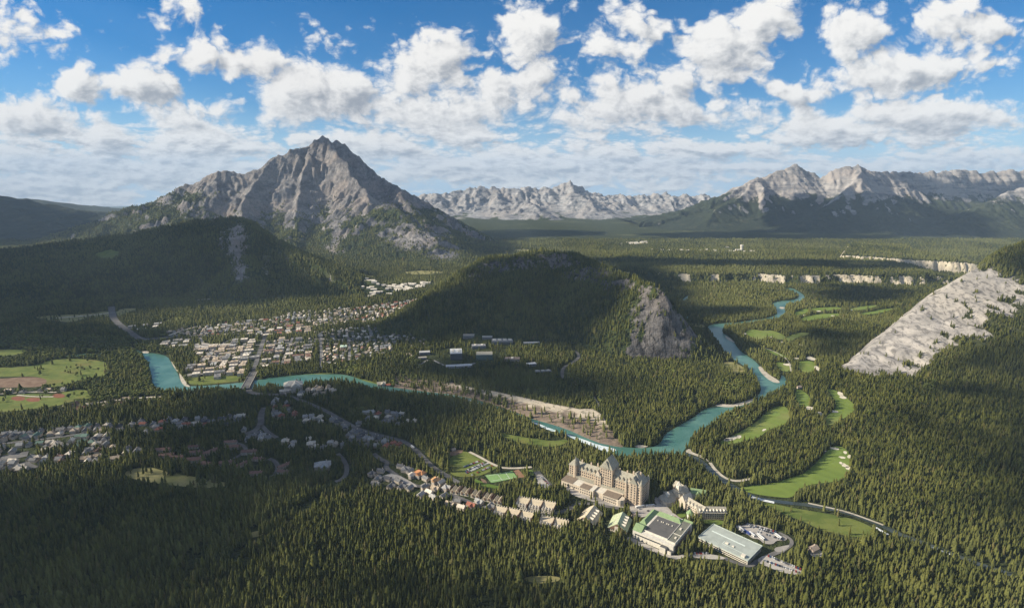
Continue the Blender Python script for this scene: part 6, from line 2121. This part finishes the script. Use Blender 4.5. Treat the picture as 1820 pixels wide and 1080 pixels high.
def plant():
    global TREES
    parts = [scatter(540, 1050, 4.0), scatter(1050, 1500, 4.6), scatter(1500, 2200, 6.3), scatter(2200, 3300, 9.2), scatter(3300, 5000, 16)]
    X, Y, Z, S = [np.concatenate(q) for q in zip(*parts)]
    hgt = (13.8 + 4 * fbm(X / 160, Y / 160, 402, 3)) * np.exp(rng.normal(0, .21, X.shape))
    hgt = hgt * np.where(rng.random(X.shape) < .10, 1.22, 1.0)
    hgt = hgt * np.where(rundle.at(X, Y) > 2, .82, 1.0)
    hgt = np.clip(hgt, 5, 25)
    wid = hgt * rng.uniform(.66, 1.08, X.shape) * np.interp(S, [4.0, 6.3, 9.2, 16], [1.0, 1.25, 1.6, 2.3])
    kind = rng.integers(0, 6, X.shape)
    bx, by, _ = project(X, Y, Z)
    wet = fbm(X / 120, Y / 120, 410, 3) + np.where((bx < 300) & (by > 600) & (by < 720), .55, 0) + np.where((by < 700) & (by > 590) & (bx < 760), .18, 0)
    leafy = (wet > .42) & (Y > 1050) & (Y < 2400) & (Z < 8) & (rng.random(X.shape) < .75)
    kind = np.where(leafy, rng.integers(6, 8, X.shape), kind)
    hgt = np.where(leafy, hgt * .72, hgt)
    wid = np.where(leafy, hgt * 1.15, wid)
    rot = rng.uniform(0, 6.28, X.shape)
    TREES = dict(x=X, y=Y, z=Z, h=hgt, w=wid, k=kind, r=rot)


def build_forest(sel):
    T = {k: v[sel] for k, v in TREES.items()}
    n = len(T['x'])
    me = bpy.data.meshes.new('forest')
    me.vertices.add(n)
    me.vertices.foreach_set('co', np.stack([T['x'], T['y'], T['z'] - .3], 1).astype(np.float32).ravel())
    for nm, arr in (('size', np.stack([T['w'], T['w'], T['h']], 1)), ('turn', np.stack([np.zeros(n), np.zeros(n), T['r']], 1))):
        a = me.attributes.new(nm, 'FLOAT_VECTOR', 'POINT')
        a.data.foreach_set('vector', arr.astype(np.float32).ravel())
    a = me.attributes.new('sort', 'INT', 'POINT')
    a.data.foreach_set('value', T['k'].astype(np.int32))
    me.materials.append(M_leaf)
    o = bpy.data.objects.new('forest', me)
    COL.objects.link(o)
    ng = bpy.data.node_groups.new('forest', 'GeometryNodeTree')
    ng.interface.new_socket('Geometry', in_out='INPUT', socket_type='NodeSocketGeometry')
    ng.interface.new_socket('Geometry', in_out='OUTPUT', socket_type='NodeSocketGeometry')
    g = NT(ng)
    gi, go = g.n('NodeGroupInput'), g.n('NodeGroupOutput')
    ci = g.n('GeometryNodeCollectionInfo')
    ci.inputs['Collection'].default_value = tree_kinds
    ci.inputs['Separate Children'].default_value = True
    ci.inputs['Reset Children'].default_value = True

    def att(nm, ty):
        q = g.n('GeometryNodeInputNamedAttribute', data_type=ty)
        q.inputs['Name'].default_value = nm
        return q.outputs['Attribute']
    ip = g.n('GeometryNodeInstanceOnPoints')
    g.put(ip.inputs['Points'], gi.outputs[0])
    g.put(ip.inputs['Instance'], ci.outputs[0])
    ip.inputs['Pick Instance'].default_value = True
    g.put(ip.inputs['Instance Index'], att('sort', 'INT'))
    g.put(ip.inputs['Rotation'], att('turn', 'FLOAT_VECTOR'))
    g.put(ip.inputs['Scale'], att('size', 'FLOAT_VECTOR'))
    g.put(go.inputs[0], ip.outputs[0])
    md = o.modifiers.new('woods', 'NODES')
    md.node_group = ng
    o['kind'] = 'stuff'
    o['label'] = 'dense dark green conifer forest covering the valley floor and lower slopes'
    return o


plant()
print('trees', len(TREES['x']))
_px, _py, _f = project(TREES['x'], TREES['y'], TREES['z'] + TREES['h'] * .6)
_in = (_px > 0) & (_px < 1820) & (_py < 1080)
_d = np.where(_in, _f, 1e9)
NEAREST = np.argsort(_d)[:300]
_rest = np.ones(len(_d), bool)
_rest[NEAREST] = False
build_forest(_rest)

# ---- the nearest trees, each an object with crown and trunk
TREE_SRC = []
for i in range(6):
    v, f = conifer(50 + i, 10, 10, (1.0, .85, 1.12, .95, 1.3, .78)[i])
    me = mesh_from('crown', v, f)
    me.materials.append(M_leaf)
    tm = bmesh.new()
    bmesh.ops.create_cone(tm, cap_ends=True, segments=6, radius1=.012, radius2=.005, depth=.8)
    bmesh.ops.translate(tm, verts=tm.verts, vec=(0, 0, .4))
    mt = bpy.data.meshes.new('trunk')
    tm.to_mesh(mt)
    tm.free()
    mt.materials.append(M_trunk)
    TREE_SRC.append((me, mt))
for j in NEAREST:
    T = TREES
    o = bpy.data.objects.new('conifer_tree', None)
    COL.objects.link(o)
    o.location = (T['x'][j], T['y'][j], T['z'][j] - .3)
    o.rotation_euler = (0, 0, T['r'][j])
    o.scale = (T['w'][j], T['w'][j], T['h'][j])
    side = 'left' if _px[j] < 607 else ('middle' if _px[j] < 1214 else 'right')
    o['label'] = 'slender dark green conifer at the near edge of the forest, %s of the picture foot' % side
    o['category'] = 'tree'
    o['group'] = 'nearest conifers, %s of the picture foot' % side
    me, mt = TREE_SRC[T['k'][j] % 6]
    for nm, mm in (('crown', me), ('trunk', mt)):
        c = bpy.data.objects.new(nm, mm)
        c.parent = o
        COL.objects.link(c)


# ------------------------------------------------------------------ the air
def build_haze():
    bm = bmesh.new()
    bmesh.ops.create_cube(bm, size=1.0)
    me = bpy.data.meshes.new('haze')
    bm.to_mesh(me)
    bm.free()
    m = bpy.data.materials.new('haze_air')
    m.use_nodes = True
    nt = m.node_tree
    nt.nodes.remove(nt.nodes['Principled BSDF'])
    pv = nt.nodes.new('ShaderNodeVolumePrincipled')
    pv.inputs['Color'].default_value = (0.56, 0.76, 1.0, 1)
    pv.inputs['Density'].default_value = HAZE
    pv.inputs['Anisotropy'].default_value = 0.0
    nt.links.new(pv.outputs[0], nt.nodes['Material Output'].inputs['Volume'])
    me.materials.append(m)
    o = bpy.data.objects.new('haze', me)
    o.scale = (62000, 37000, 3000)
    o.location = (0, 14000, 140)
    o['kind'] = 'stuff'
    COL.objects.link(o)


HAZE = 3.1e-5
build_haze()
